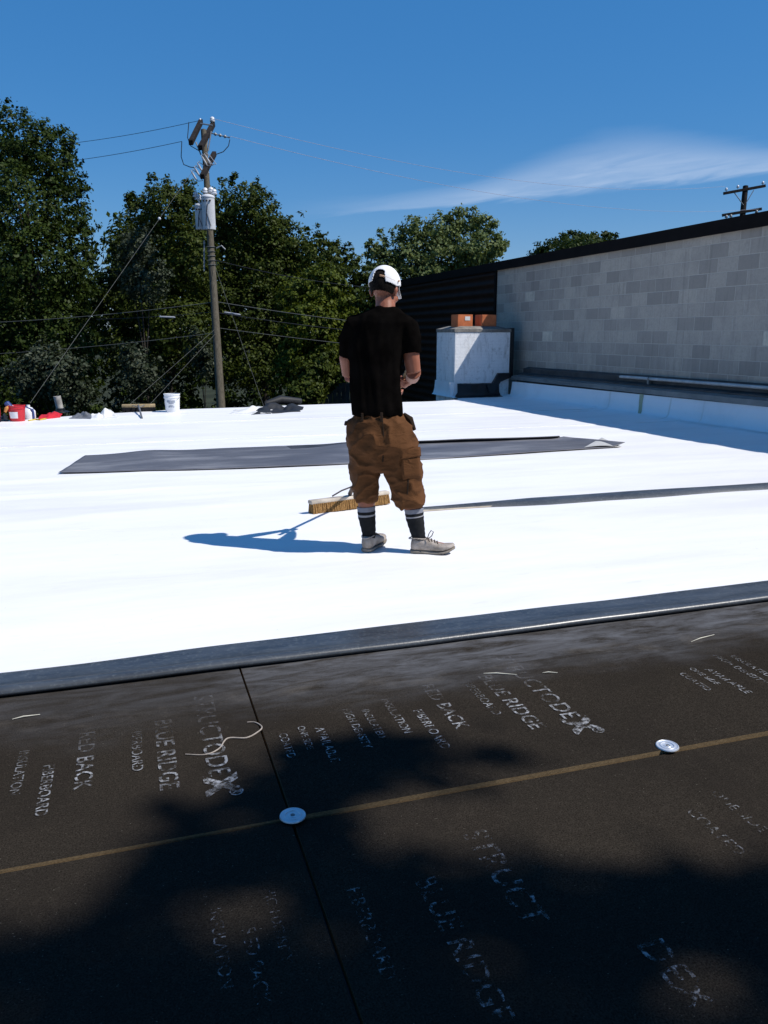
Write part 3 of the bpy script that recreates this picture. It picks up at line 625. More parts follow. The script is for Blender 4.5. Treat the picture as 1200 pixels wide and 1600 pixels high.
def tree(name, D, px, n, size, mat, label, cat, group, seed, foot=None, dz=.9, trunk_r=.2, limbs=7, tuft=.17, extra=()):
    blobs = []
    rng = np.random.default_rng(seed+99)
    for q in px:
        cx, cy, rx, ry = q[:4]; off = q[4] if len(q) > 4 else rng.uniform(-.5, .5)*rx*D/FPX*1.4
        c = at_depth(cx, cy, D+off); blobs.append((c, np.array([rx*D/FPX*.92, rx*D/FPX*dz, ry*D/FPX*.92])))
    for c, r in extra: blobs.append((np.array(c, float), np.array(r, float)))
    cen = np.mean([b[0] for b in blobs], 0) if foot is None else np.array(foot, float)
    base = np.array([cen[0], cen[1], -4.0])
    e = empty(name, base, label, cat, group)
    link('crown', leaf_mesh('crown', leaves(blobs, n, size, seed, tuft)), mat, e)
    b = MB(); topz = max(x[0][2] for x in blobs); hz = -4+(topz+4)*.82
    tp = [base+np.array([.12*n3(seed, i)*(i > 0), .12*n3(i, seed)*(i > 0), (hz+4)*i/6.0]) for i in range(7)]
    b.tube(tp, [trunk_r*(1.25 if i == 0 else 1-.14*i) for i in range(7)], 9)
    order = sorted(blobs, key=lambda q: -q[1][0])[:limbs]
    for (c, r) in order:
        h = np.clip((c[2]+4)*.6/(hz+4), .2, .8); s = base+np.array([0, 0, (hz+4)*h]); m = (s+c)/2+np.array([0, 0, -.15*r[2]])
        b.tube([s, m, c+np.array([0, 0, .2*r[2]])], [trunk_r*.42, trunk_r*.28, trunk_r*.08], 6)
    b.build('trunk', M['bark'], e, True)
    return e
def trees():
    G = 'trees beyond the far roof edge'
    tree('broadleaf_tree', 29, [(15, 225, 55, 60), (60, 250, 55, 60), (-40, 260, 70, 90), (95, 262, 38, 50), (30, 330, 75, 75), (100, 330, 42, 60), (122, 380, 30, 50), (-20, 420, 80, 90), (60, 420, 75, 75), (110, 450, 42, 55), (20, 520, 80, 75), (95, 520, 55, 60), (-60, 540, 80, 90), (40, 605, 90, 60), (112, 590, 50, 60)], 70000, .125, M['leaf_dark'], 'tall dark broadleaf tree at the left frame edge, highest crown in the photo', 'tree', G, 11, dz=.9, trunk_r=.32, tuft=.15)
    sp = lambda x, y, w=7, h=26: (x, y, w, h)
    tree('broadleaf_tree', 31, [(225, 345, 36, 42), (262, 330, 40, 42), (300, 335, 32, 45), (205, 400, 38, 50), (255, 400, 55, 55), sp(240, 295), sp(262, 292, 8, 22), sp(290, 300), sp(205, 315, 8, 22), sp(300, 296, 6, 20), (300, 410, 40, 60), (180, 470, 35, 55), (240, 480, 60, 60), (285, 520, 50, 60), (220, 560, 60, 60)], 46000, .12, M['leaf_mid'], 'bushy tree with spiky top just left of the utility pole', 'tree', G, 23, trunk_r=.2, tuft=.16)
    tree('broadleaf_tree', 33, [(345, 330, 32, 42), (378, 325, 36, 42), (408, 345, 34, 48), (435, 375, 34, 45), (360, 395, 55, 55), (420, 420, 50, 55), sp(367, 288, 7, 22), sp(345, 292, 7, 18), sp(400, 300, 7, 18), sp(428, 335, 7, 18), (460, 385, 30, 45), (490, 400, 26, 36), (520, 420, 24, 34), (340, 470, 50, 60), (400, 490, 60, 60), (460, 480, 45, 55), (380, 560, 70, 60)], 50000, .125, M['leaf_mid'], 'bushy green tree right of the utility pole, behind its transformers', 'tree', G, 37, trunk_r=.2, tuft=.16)
    tree('broadleaf_tree', 28, [(470, 470, 38, 45), (505, 455, 36, 42), (530, 475, 26, 36), (490, 520, 45, 50), (535, 520, 25, 50), (470, 575, 45, 50), (505, 570, 30, 50)], 24000, .125, M['leaf_yellow'], 'yellow-green tree left of the man, lower than its neighbours', 'tree', G, 41, trunk_r=.16)
    tree('slender_tree', 38, [(497, 385, 14, 30), (525, 400, 16, 28), (548, 405, 12, 26), (510, 430, 28, 28), (560, 425, 20, 26), (575, 448, 22, 22), (480, 395, 12, 28), (540, 445, 26, 24), (585, 470, 28, 26), (560, 490, 30, 30)], 9000, .15, M['leaf_mid'], 'thin open-crowned tree with sky gaps, left of the man\'s cap', 'tree', G, 53, trunk_r=.12, tuft=.22)
    tree('spreading_tree', 46, [(612, 395, 26, 30), (592, 385, 12, 22), (648, 362, 26, 22), (690, 365, 38, 30), (725, 345, 26, 20), (752, 355, 24, 22), (778, 385, 18, 22), (745, 390, 38, 24), (690, 400, 44, 26), (640, 405, 34, 28), (665, 430, 40, 20), (600, 430, 26, 22), (580, 400, 10, 30), (735, 415, 40, 18)], 26000, .17, M['leaf_far'], 'pale green spreading tree above the corrugated wall behind the man', 'tree', G, 61, trunk_r=.28, tuft=.20)
    tree('round_tree', 62, [(862, 392, 26, 18), (890, 380, 26, 18), (915, 378, 24, 15), (945, 378, 24, 16), (905, 392, 50, 18), (845, 400, 16, 12)], 9000, .22, M['leaf_dark'], 'dark rounded treetop showing over the block wall', 'tree', G, 71, trunk_r=.3)
    G2 = 'shrubs along the foot of the trees'
    tree('shrub', 25, [(95, 585, 40, 34), (55, 590, 40, 40), (110, 615, 38, 26), (75, 560, 30, 30)], 9000, .11, M['leaf_silver'], 'grey-green shrub behind the grey vent pipe', 'shrub', G2, 83, trunk_r=.06, limbs=4, tuft=.2)
    tree('shrub', 26, [(220, 585, 34, 30), (205, 555, 26, 26), (235, 610, 30, 24)], 4200, .11, M['leaf_silver'], 'sparse grey-leaved shrub behind the push broom on the far edge', 'shrub', G2, 89, trunk_r=.05, limbs=3, tuft=.24)
    tree('shrub', 27, [(215, 385, 30, 40), (235, 440, 32, 40), (205, 430, 24, 40)], 5200, .10, M['leaf_silver'], 'tall silvery sapling whose pale leaves stand before the bushy tree', 'shrub', G2, 97, trunk_r=.07, limbs=3, tuft=.2)
    tree('shrub', 26, [(488, 590, 28, 34), (505, 570, 18, 30), (478, 615, 30, 24)], 7000, .12, M['leaf_mid'], 'leafy green shrub left of the man\'s elbow, beside the grey fence', 'shrub', G2, 101, trunk_r=.05, limbs=3)
    tree('shrub', 26, [(310, 545, 18, 30), (322, 570, 16, 28)], 2000, .10, M['leaf_silver'], 'wispy shrub at the foot of the utility pole', 'shrub', G2, 103, trunk_r=.04, limbs=2, tuft=.25)
    # dark wood filling in behind
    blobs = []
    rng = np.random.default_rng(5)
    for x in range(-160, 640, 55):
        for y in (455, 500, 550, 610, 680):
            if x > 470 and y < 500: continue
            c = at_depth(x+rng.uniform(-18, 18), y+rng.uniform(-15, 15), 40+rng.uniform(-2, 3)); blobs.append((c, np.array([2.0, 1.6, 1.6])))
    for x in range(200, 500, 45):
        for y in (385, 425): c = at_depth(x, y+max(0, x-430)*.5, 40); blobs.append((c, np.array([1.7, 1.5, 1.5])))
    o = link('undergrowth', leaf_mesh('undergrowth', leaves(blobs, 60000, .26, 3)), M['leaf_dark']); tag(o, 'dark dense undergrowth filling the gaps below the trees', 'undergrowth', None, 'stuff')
    # the tree behind the camera whose shade dapples the boards
    B = []
    sv = np.array([SUN.x/SUN.z, SUN.y/SUN.z, 1.0]); rng = np.random.default_rng(8)
    SH = [(-.9, 1.35, .5), (-.42, 1.60, .28), (-.22, 1.12, .24), (.1, 1.68, .26), (.24, 1.30, .22), (0, .7, .45), (.36, 1.98, .17), (.16, 1.98, .12), (.55, 2.20, .12), (.78, 2.22, .13), (.66, 2.33, .07), (.98, 2.12, .05), (.45, 1.62, .17), (.62, 1.60, .12), (.86, 1.36, .24), (1.27, 1.24, .24), (.56, 1.2, .22), (1.62, 1.05, .28), (1.72, 1.68, .06), (.7, .72, .42), (1.5, .5, .50), (2.3, .7, .5), (-1.3, 1.4, .45), (-1.2, .3, .7), (.3, -.3, .8), (1.5, -.3, .9), (2.4, .1, .8)]
    for gx, gy, r in SH:
        z = 9.5+rng.uniform(-1.2, 1.4); B.append((np.array([gx, gy, 0])+sv*z, np.array([r*1.0, r*1.0, r*.8])))
    tree('shade_tree', 30, [], 22000, .13, M['leaf_mid'], 'leafy tree behind the camera that shades the near boards', 'tree', None, 131, foot=(7.6, -4.6, -4), extra=B, trunk_r=.16, limbs=6, tuft=.16)
    B = []  # added unseen canopy, cuts the sky light on the near boards
    for k in range(26):
        gx, gy = rng.uniform(-7, 6), rng.uniform(-9, -.9); z = rng.uniform(5, 8.5); r = rng.uniform(.9, 1.4); B.append((np.array([gx, gy-.3, 0])+sv*z, np.array([r, r, r*.8])))
    for k in range(20):
        gx, gy = rng.uniform(-7, -1.9), rng.uniform(-2.5, 2.0); z = rng.uniform(5.5, 9); r = rng.uniform(.7, 1.05); B.append((np.array([gx, gy, 0])+sv*z, np.array([r, r, r*.7])))
    tree('shade_tree', 30, [], 60000, .2, M['leaf_mid'], 'unseen leaf canopy added behind the camera to block sky light from the near roof', 'tree', None, 137, foot=(3.0, -8.5, -4), extra=B, trunk_r=.22, limbs=8, tuft=.2)
    # grey board fence far behind the man
    a = at_depth(500, 632, 30); c = at_depth(560, 632, 30); e = empty('board_fence', (float(a[0]), float(a[1]), -4), 'dim grey board fence low between the shrub and the man', 'fence')
    top = at_depth(530, 598, 30)[2]; d = (c-a)/np.linalg.norm(c-a); nrm = np.array([-d[1], d[0], 0]); L_ = np.linalg.norm(c-a); b = MB(); k = int(L_/.16)
    for i in range(k): b.box(a+d*(i+.5)*.16+np.array([0, 0, (top+.02*n3(i, 3)-4)/2-a[2]]), (.15, .03, top+4), np.array([d, nrm, [0, 0, 1]]))
    b.build('boards', M['fence_wood'], e)
trees()

# ------------------------------------------------------------------ utility poles and lines
def line(name, a, b, sag, r, mat, label, cat, group, n=22):
    q = MB(); a = np.array(a, float); b = np.array(b, float)
    q.tube([a+(b-a)*t-np.array([0, 0, 4*sag*t*(1-t)]) for t in np.linspace(0, 1, n)], r, 5); return tag(q.build(name, mat, None, True), label, cat, group)
def insulator(b, p, s=1.0, m=0): b.lathe(p, [(.02*s, 0), (.02*s, .07*s), (.09*s, .08*s), (.10*s, .12*s), (.06*s, .15*s), (.085*s, .17*s), (.07*s, .22*s), (.03*s, .25*s)], 12, m)
def pole_main():
    D = 25.0; A = lambda x, y, o=0: at_depth(x, y, D+o)
    foot = A(356, 800); top = A(318, 203); foot = top+(A(345, 632)-top)*((-4-top[2])/(A(345, 632)[2]-top[2]))
    e = empty('utility_pole', foot, 'wooden utility pole with transformers and crossarms, left of the man', 'utility pole', 'wooden utility poles')
    ax = (foot-top)/np.linalg.norm(foot-top); b = MB(); b.tube([top, top+(foot-top)*.3, top+(foot-top)*.65, foot], [.085, .105, .13, .16], 14); b.build('pole', M['pole'], e, True)
    def on(y, o=0): t = (y-203)/(632-203); return A(318+(345-318)*t, y, o)
    # double crossarm, seen nearly end-on, and the lower arm
    for (p, q) in ((A(314, 190, 1.2), A(298, 223, -1.1)), (A(333, 194, 1.2), A(313, 231, -1.1)), (A(335, 240, 1.1), A(316, 276, -1.0))):
        d = q-p; L_ = np.linalg.norm(d); d /= L_; u = np.array([0, 0, 1.0]); u -= d*(u@d); u /= np.linalg.norm(u); s = np.cross(d, u); m = MB(); m.box((p+q)/2, (L_, .13, .15), np.array([d, s, u]), bev=.012); m.build('crossarm', M['arm_wood'], e)
    for p, q in ((A(325, 212), A(322, 238)), (A(330, 205), A(325, 236)), (A(306, 222), A(314, 242)), (A(313, 193), A(332, 196))):
        m = MB(); m.tube([p, q], .022, 6); m.build('brace', M['steel'], e)
    for x, y, s in ((332, 194, .9), (313, 190, .4)): m = MB(); insulator(m, A(x, y, 1.1), s); m.build('insulator', M['ceramic'], e, True)
    m = MB(); P0, P1 = A(329, 208), A(359, 215); d = (P1-P0); L_ = np.linalg.norm(d); d /= L_; u = np.array([0, 0, 1.0]); u -= d*(u@d); u /= np.linalg.norm(u)
    m.lathe(P0, [(.012, 0)]+[(r, L_*k/12) for k in range(1, 12) for r in ((.055 if k % 3 == 0 else .018),)]+[(.03, L_)], 8, 0, np.array([u, np.cross(d, u), d])); m.build('strain_insulator', M['steel'], e, True)
    # fused cutouts
    for x, y, t in ((318, 250, .30), (323, 248, .25), (307, 268, .34), (302, 274, .34), (312, 262, .3)):
        p = A(x-4, y-8, -.4); q = A(x+6, y+9, -.4); m = MB(); m.tube([p, p+(q-p)*.2, p+(q-p)*.25, p+(q-p)*.8, p+(q-p)*.85, q], [.012, .018, .03, .03, .018, .012], 8); m.tube([p+(.04, 0, .03), p+(.17, 0, -.05), q+(.17, 0, .02), q+(.03, 0, 0)], .012, 6); m.build('cutout', M['cutout'], e, True)
    def can(x, y0, y1, w, o, bush):
        p = A(x, y1, o); h = A(x, y0, o)[2]-p[2]; r = w/2*D/FPX; m = MB(); m.lathe(p, [(r*.55, -.01), (r*.97, 0), (r, .03), (r, h-.05), (r*1.06, h-.045), (r*1.06, h-.01), (r*.9, h+.03), (r*.3, h+.07)], 28); c = m.build('transformer', M['tank'], e, True, 30)
        for bx, by in bush: k = MB(); insulator(k, A(bx, by, o), .95); k.tube([A(bx, by, o), A(bx, by, o)+np.array([0, 0, .02])], .03); k.build('bushing', M['ceramic'], c, True)
        k = MB(); f = -np.array([FH[0], FH[1], 0])
        for s in (-1, 0, 1): k.box(p+np.array([0, 0, h-.14])+f*r*.96+CR*s*r*.55*.9, (.05, .05, .05), bev=.01)
        k.tube([p+f*r*1.02+CR*.02+(0, 0, h*.75), p+f*r*1.02-CR*.02+(0, 0, h*.5), p+f*r*1.0-CR*.05+(0, 0, h*.1)], .012, 5); k.tube([p+f*r*1.02-CR*.02+(0, 0, h*.5), p+f*r*1.0+CR*.1+(0, 0, h*.08)], .010, 5); k.build('lug', M['cable'], c)
    can(327, 309, 359, 20, -.35, ((321, 306), (330, 305), (335, 308)))
    can(314, 322, 359, 16, .35, ((306, 312), (311, 316)))
    m = MB(); m.box(on(335, -.12), (.30, .12, .55), bev=.02); m.build('mounting_bracket', M['steel'], e)
    # jumper loops, standoffs, wraps
    loops = [((304, 166), (303, 190), (305, 205), (312, 215)), ((284, 221), (283, 245), (287, 257), (297, 261), (304, 262)), ((359, 218), (357, 228), (349, 237), (338, 241)), ((345, 232), (341, 240), (334, 245))]
    loops = loops[1:3]+[((295, 191), (293, 215), (298, 228), (312, 236))]
    for lp in loops: m = MB(); m.tube([A(x, y, -.1) for x, y in lp], .014, 5); m.build('jumper_wire', M['cable'], e, True)
    m = MB()
    for y in range(386, 418, 7): c = on(y); m.lathe(c, [(.135, -.008), (.145, 0), (.135, .008)], 12)
    for y in range(380, 420, 6): m.box(A(319, y, 0), (.05, .05, .06))
    m.tube([A(319, 376), A(319, 424)], .02, 6); m.tube([A(338, 388), A(346, 384), A(352, 390)], .025, 6); m.build('cable_wraps', M['steel'], e, True)
    # lines
    PL = 'power lines at the pole top'; far_l = lambda x, y, d: at_depth(x, y, d)
    line('power_line', A(313, 188, 1.1), far_l(-140, 232, 31), .35, .008, M['cable'], 'upper black power line running left from the pole top across the big tree', 'power line', PL)
    line('power_line', A(284, 221), far_l(-140, 262, 31), .30, .008, M['cable'], 'lower black power line running left from the pole top', 'power line', PL)
    line('power_line', A(332, 185, 1.1), at_depth(1133, 291, 46), .9, .0065, M['pale_cable'], 'upper faint pale power line between the two poles', 'power line', PL, 40)
    line('power_line', A(360, 213), at_depth(1190, 326, 46), .9, .0065, M['pale_cable'], 'lower faint pale power line between the two poles', 'power line', PL, 40)
    PH = 'phone cables at mid pole'
    line('phone_cable', on(472), far_l(-60, 506, 27), .1, .011, M['grey_cable'], 'upper phone cable left of the pole, crossing the dark trees', 'cable', PH)
    line('phone_cable', on(520), far_l(-60, 556, 27), .08, .010, M['grey_cable'], 'lowest phone cable left of the pole', 'cable', PH)
    line('phone_cable', on(487), far_l(150, 499, 26), .04, .010, M['cable'], 'middle thin black phone cable left of the pole', 'cable', PH)
    line('phone_cable', on(471), far_l(760, 520, 27), .12, .012, M['grey_cable'], 'upper phone cable right of the pole, passing behind the man', 'cable', PH)
    line('phone_cable', on(488), far_l(760, 530, 27), .15, .012, M['cable'], 'middle phone cable right of the pole with a pale closure', 'cable', PH)
    line('phone_cable', on(512), far_l(760, 556, 27), .08, .010, M['grey_cable'], 'lowest phone cable right of the pole', 'cable', PH)
    line('phone_cable', on(405), far_l(760, 452, 27), .35, .010, M['cable'], 'service cable leaving the pole just below its transformers to the right', 'cable', PH)
    for x0, x1, y0, y1, lab in ((249, 274, 495, 496, 'pale cable closure hanging left of the pole'), (350, 376, 488, 492, 'pale cable closure hanging right of the pole')):
        m = MB(); p, q = A(x0, y0, .3), A(x1, y1, .3); m.tube([p, p+(q-p)*.08, p+(q-p)*.92, q], [.012, .030, .030, .012], 8); tag(m.build('cable_closure', M['cutout'], None, True), lab, 'cable closure', 'cable closures')
    GU = 'guy wires of the utility pole'
    g1 = on(240); t1 = at_depth(47, 630, 17.5)
    o = line('guy_wire', g1, t1, 0, .005, M['grey_cable'], 'long guy wire slanting down left with a white ball on it', 'guy wire', GU, 3)
    m = MB(); dirn = (t1-g1); k = .335; m.ball(g1+dirn*k, .042); m.build('guy_insulator', M['ceramic'], o, True); o.children[0].matrix_parent_inverse = Matrix()
    line('guy_wire', on(513), at_depth(188, 645, 20), 0, .005, M['grey_cable'], 'short guy wire reaching the roof edge above the push broom left end', 'guy wire', GU, 3)
    line('guy_wire', on(520), at_depth(222, 645, 20), 0, .005, M['grey_cable'], 'short guy wire reaching the roof edge just right of the push broom', 'guy wire', GU, 3)
    line('guy_wire', on(400), at_depth(414, 640, 23), 0, .005, M['grey_cable'], 'guy wire slanting down right from the pole before the trees', 'guy wire', GU, 3)
pole_main()
def pole_far():
    D = 46.0; A = lambda x, y, o=0: at_depth(x, y, D+o); top = A(1165, 291); q = A(1160, 340); foot = top+(q-top)*((-4-top[2])/(q[2]-top[2]))
    e = empty('utility_pole', foot, 'dark utility pole top with two crossarms, above the block wall at right', 'utility pole', 'wooden utility poles')
    b = MB(); b.tube([top, foot], [.15, .22], 12); b.build('pole', M['arm_wood'], e, True)
    for (a, c) in ((A(1129, 303), A(1194, 291)), (A(1127, 337), A(1188, 327))):
        d = c-a; L_ = np.linalg.norm(d); d /= L_; u = np.array([0, 0, 1.0]); u -= d*(u@d); u /= np.linalg.norm(u); m = MB(); m.box((a+c)/2-FH*.14, (L_, .14, .15), np.array([d, np.cross(d, u), u]), bev=.01); m.build('crossarm', M['arm_wood'], e)
    for p, c in ((A(1146, 302), A(1160, 321)), (A(1176, 298), A(1164, 318))): m = MB(); m.tube([p-FH*.14, c-FH*.14], .025, 6); m.build('brace', M['steel'], e)
    for x, y in ((1133, 300), (1151, 296), (1190, 290)): m = MB(); insulator(m, A(x, y)-FH*.14, .85); m.build('insulator', M['ceramic'], e, True)
    for x, y in ((1133, 338), (1140, 337), (1180, 330)): m = MB(); insulator(m, A(x, y+5)-FH*.14, .9); m.build('insulator', M['steel'], e, True)
pole_far()

# ------------------------------------------------------------------ the man
MX = on_roof(620, 866); MD = float((MX-EYE)@FH); Z0 = float(zr(MX[1])+.018)
def pw(x, y, b=0.0): r = ray(x, y); return EYE + r*((MD+b)/(r@FH))
def remesh(mb, voxel, smooth_it=4, fac=.5):
    me = mb.mesh('tmp'); o = bpy.data.objects.new('tmp', me); COL.objects.link(o)
    m = o.modifiers.new('r', 'REMESH'); m.mode = 'VOXEL'; m.voxel_size = voxel
    if smooth_it: s = o.modifiers.new('s', 'SMOOTH'); s.iterations = smooth_it; s.factor = fac
    dg = bpy.context.evaluated_depsgraph_get(); dg.update(); out = bpy.data.meshes.new_from_object(o.evaluated_get(dg)); bpy.data.objects.remove(o); bpy.data.meshes.remove(me)
    out.polygons.foreach_set('use_smooth', [True]*len(out.polygons)); return out
def displace(me, fn):
    nr = [v.normal.copy() for v in me.vertices]
    for v, n_ in zip(me.vertices, nr): v.co = v.co+n_*fn(v.co)
    me.update()
def hull_rings(rows, n=28, power=2.4):
    """rows: (py, xl, xr, b_center, half_depth): superellipse rings facing the camera"""
    R = []
    for y, xl, xr, bc, hd in rows:
        c = pw((xl+xr)/2, y, bc); hw = np.linalg.norm(pw(xr, y, bc)-pw(xl, y, bc))/2; ring = []
        for j in range(n):
            a = 2*math.pi*j/n; ca, sa = math.cos(a), math.sin(a)
            ring.append(c+CR*hw*math.copysign(abs(ca)**(2/power), ca)+FH*hd*math.copysign(abs(sa)**(2/power), sa))
        R.append(ring)
    return R
def man():
    e = empty('person', (MX[0], MX[1], Z0), 'man seen from behind in black t-shirt, brown shorts and white cap, holding a broom', 'person')
    # ---- broom line
    hd = pw(550, 776, 1.34); hd[2] = zr(hd[1])+.115
    grip = pw(630, 594, .31); ax = (grip-hd)/np.linalg.norm(grip-hd)
    # ---- body
    b = MB()
    yaw = math.radians(24); fx = FH*math.cos(yaw)+CR*math.sin(yaw); rx = CR*math.cos(yaw)-FH*math.sin(yaw)
    pit = math.radians(20); fy = fx*math.cos(pit)-np.array([0, 0, 1])*math.sin(pit); uz = np.array([0, 0, 1])*math.cos(pit)+fx*math.sin(pit)
    HA = np.array([rx, fy, uz]); HC = pw(601, 452, .035)
    hl = lambda x, y, z: HC+x*rx+y*fy+z*uz
    for p, r in (((0, -.012, .025), (.073, .092, .094)), ((0, .035, -.045), (.060, .062, .075)), ((0, .07, -.098), (.032, .028, .024)), ((0, .083, .022), (.048, .02, .014)), ((0, .098, -.018), (.012, .018, .022)), ((0, .105, -.03), (.016, .016, .010)),
                 ((0, .088, -.060), (.024, .013, .006)), ((0, .087, -.070), (.021, .013, .006)), ((.074, -.008, -.018), (.010, .020, .032)), ((-.074, -.008, -.018), (.010, .020, .032)), ((.082, -.016, -.012), (.008, .012, .022)), ((-.082, -.016, -.012), (.008, .012, .022)), ((.042, .07, -.03), (.02, .02, .022)), ((-.042, .07, -.03), (.02, .02, .022))):
        b.ball(hl(*p), r, HA, 20, 14)
    b.tube([hl(0, -.005, -.01), pw(602, 472, .02), pw(602, 486, .0), pw(600, 505, .0)], [.056, .057, .060, .075], 16)
    # torso inside the shirt, pelvis, thighs
    b.rings(hull_rings([(503, 572, 628, .0, .07), (518, 560, 630, .0, .09), (560, 556, 622, .0, .105), (610, 558, 618, .0, .10), (645, 555, 623, .0, .105), (690, 556, 640, .0, .105), (715, 562, 640, .0, .09)]))
    def limb(pts, rad): b.tube(pts, rad, 14)
    LA = [pw(564, 515, .0), pw(549, 535, .03), pw(542, 560, .055), pw(545, 586, .09)]
    limb(LA, [.050, .050, .047, .040])
    wl = grip-ax*.10-CR*.045-FH*.02+np.array([0, 0, .0]); limb([LA[-1], LA[-1]*.5+wl*.5+np.array([0, 0, -.01]), wl], [.041, .038, .027])
    RA = [pw(632, 515, .0), pw(642, 535, -.005), pw(643, 560, -.005), pw(646, 581, .01)]
    limb(RA, [.050, .050, .048, .044])
    wr = grip+ax*.02+CR*.045-FH*.035; limb([RA[-1], RA[-1]*.5+wr*.5+np.array([0, 0, -.012]), wr], [.046, .041, .028])
    # shins and feet in socks
    la, ra = pw(576, 848, .04), pw(656, 842, -.02)
    limb([pw(578, 715, .02), pw(574, 760, .035), pw(572, 800, .03), pw(576, 830, .034), la], [.075, .057, .050, .033, .028])
    limb([pw(628, 715, .0), pw(640, 760, .0), pw(646, 800, -.01), pw(652, 825, -.02), ra], [.08, .06, .052, .035, .030])
    fl = FH*.93+CR*.37; fl /= np.linalg.norm(fl); fr = CR*.985-FH*.17; fr /= np.linalg.norm(fr)
    for a_, f_ in ((la, fl), (ra, fr)):
        p = np.array([a_[0], a_[1], Z0]); limb([p-f_*.03+(0, 0, .045), p+f_*.08+(0, 0, .045), p+f_*.17+(0, 0, .035)], [.032, .034, .026])
    # hands: palm, four curled fingers, thumb, closed on the handle
    def hand(c, w, side):
        d0 = w-c; d0 = d0-ax*(d0@ax); d0 /= np.linalg.norm(d0); s0 = np.cross(ax, d0)
        pc = c+d0*.030; b.ball(pc, (.042, .017, .036), np.array([ax, d0, s0])); b.tube([w, w*.4+pc*.6, pc], [.027, .026, .024], 10)
        for k, (o, ln) in enumerate(((-.031, .88), (-.010, 1.0), (.011, .96), (.031, .78))):
            pts = []
            for q in np.linspace(0, 1, 7): a = math.radians(-10+230*q*ln)*side; pts.append(c+ax*o*(1-.12*q)+(d0*math.cos(a)+s0*math.sin(a))*(.026-.003*q))
            b.tube(pts, [.0095, .0095, .0092, .009, .0086, .008, .0065], 8)
        th = [pc+ax*.030, c+ax*.048+d0*.022-s0*side*.016, c+ax*.052+d0*.002-s0*side*.026, c+ax*.046-d0*.018-s0*side*.022]; b.tube(th, [.012, .011, .010, .0075], 8)
    hand(grip-ax*.12, wl, 1); hand(grip, wr, -1)
    me = remesh(b, .0052, 2, .4); link('body', me, M['skin'], e)
    for s in (-1, 1):
        m = MB(); m.ball(hl(.030*s, .079, .003), .0115, HA, 12, 8); m.build('eye', M['eye'], e, True)
    # ---- hair
    rings = []
    def dome(c, r, zc, test, name, mat, par, thick=.004):
        bm = bmesh.new(); bmesh.ops.create_uvsphere(bm, u_segments=160, v_segments=110, radius=1)
        kill = [v for v in bm.verts if not test(v.co.x*r[0], v.co.y*r[1], v.co.z*r[2])]; bmesh.ops.delete(bm, geom=kill, context='VERTS')
        for v in bm.verts: q = hl(c[0]+v.co.x*r[0], c[1]+v.co.y*r[1], c[2]+v.co.z*r[2]); v.co = Vector(q)
        for f in bm.faces: f.smooth = True
        me = bpy.data.meshes.new(name); bm.to_mesh(me); bm.free(); o = link(name, me, mat, par); m = o.modifiers.new('t', 'SOLIDIFY'); m.thickness = thick; m.offset = 1; return o
    dome((0, -.012, .022), (.0765, .0965, .096), 0, lambda x, y, z: z > -.062+.35*max(0, y+.02)+.0 and y < .05 and not (y > .0 and z < -.01), 'hair', M['hair'], e, .006)
    cap = dome((0, -.010, .026), (.087, .107, .102), 0, lambda x, y, z: z > -.022+.034*min(1, max(0, (y+.02)/.08)) and not (y < -.02 and z < .046 and abs(x-.006) < .024*min(1, max(0, (.050-z)/.014))**.5+.20*(.046-z)), 'cap', M['cap'], e, .004)
    m = MB(); m.tube([hl(.086*math.sin(a)*1.0, -.010-.106*math.cos(a), .030+.004*math.cos(3*a)) for a in np.linspace(.15, 1.15, 16)], [.0055]*16, 6, flat=1.0); m.tube([hl(.084, -.02, .036), hl(.100, -.03, .036)], [.006, .005], 6); m.build('back_strap', M['strap'], cap, True)
    m = MB(); P = []
    for i in range(8):
        k = i/7; P.append([hl(.080*math.sin(a)*(1+.05*k), .085*math.cos(a)*1.0+.004+.075*k*math.cos(a*.9), .030-.020*k-.028*math.sin(a)**2*k-.012*(1-math.cos(a))) for a in np.linspace(-1.15, 1.15, 17)])
    m.grid(P); br = m.build('brim', M['cap'], cap, True); md = br.modifiers.new('t', 'SOLIDIFY'); md.thickness = .004
    # ---- t-shirt
    b = MB()
    b.rings(hull_rings([(648, 548, 630, .0, .135), (640, 547, 630, .0, .137), (610, 545, 627, .0, .13), (575, 545, 627, .0, .125), (545, 544, 632, .0, .125), (520, 547, 637, .005, .12), (503, 551, 643, .005, .115), (493, 559, 637, .005, .10), (486, 572, 628, .008, .082), (479, 584, 620, .01, .068)]))
    b.tube([pw(572, 512, .0), pw(556, 512, .01), pw(548, 530, .03), pw(545, 558, .055)], [.085, .083, .074, .062], 18)
    b.tube([pw(630, 512, .0), pw(634, 513, .0), pw(640, 530, -.005), pw(642, 552, -.005)], [.080, .080, .074, .064], 18)
    me = remesh(b, .0085, 3, .5)
    def fs(co):
        a = co.dot(Vector(CR))*1.0; d = co.dot(Vector(FH)); z = co.z
        f1 = n3(a*17+2.0*z, d*9, z*2.2); f2 = n3(a*30, d*22, z*6+3); low = min(1, max(0, (1.55-z)/.6))
        return .011*(max(0, f1)**1.0*2-.4)*(.35+.65*low)+.004*f2+.010*math.exp(-((z-.86)/.05)**2)*n3(a*12, d*12, 1)
    displace(me, fs); link('t_shirt', me, M['shirt'], e)
    # ---- shorts
    b = MB()
    b.rings(hull_rings([(640, 556, 622, .0, .112), (648, 551, 629, .0, .124), (660, 544, 641, -.01, .138), (680, 543, 649, -.015, .145), (700, 543, 654, -.01, .14), (722, 545, 655, .0, .125), (734, 547, 655, .0, .10)]))
    b.rings(hull_rings([(700, 544, 600, .0, .125), (725, 546, 597, .01, .118), (745, 549, 592, .02, .105), (765, 551, 590, .03, .10), (781, 553, 588, .035, .095)]))
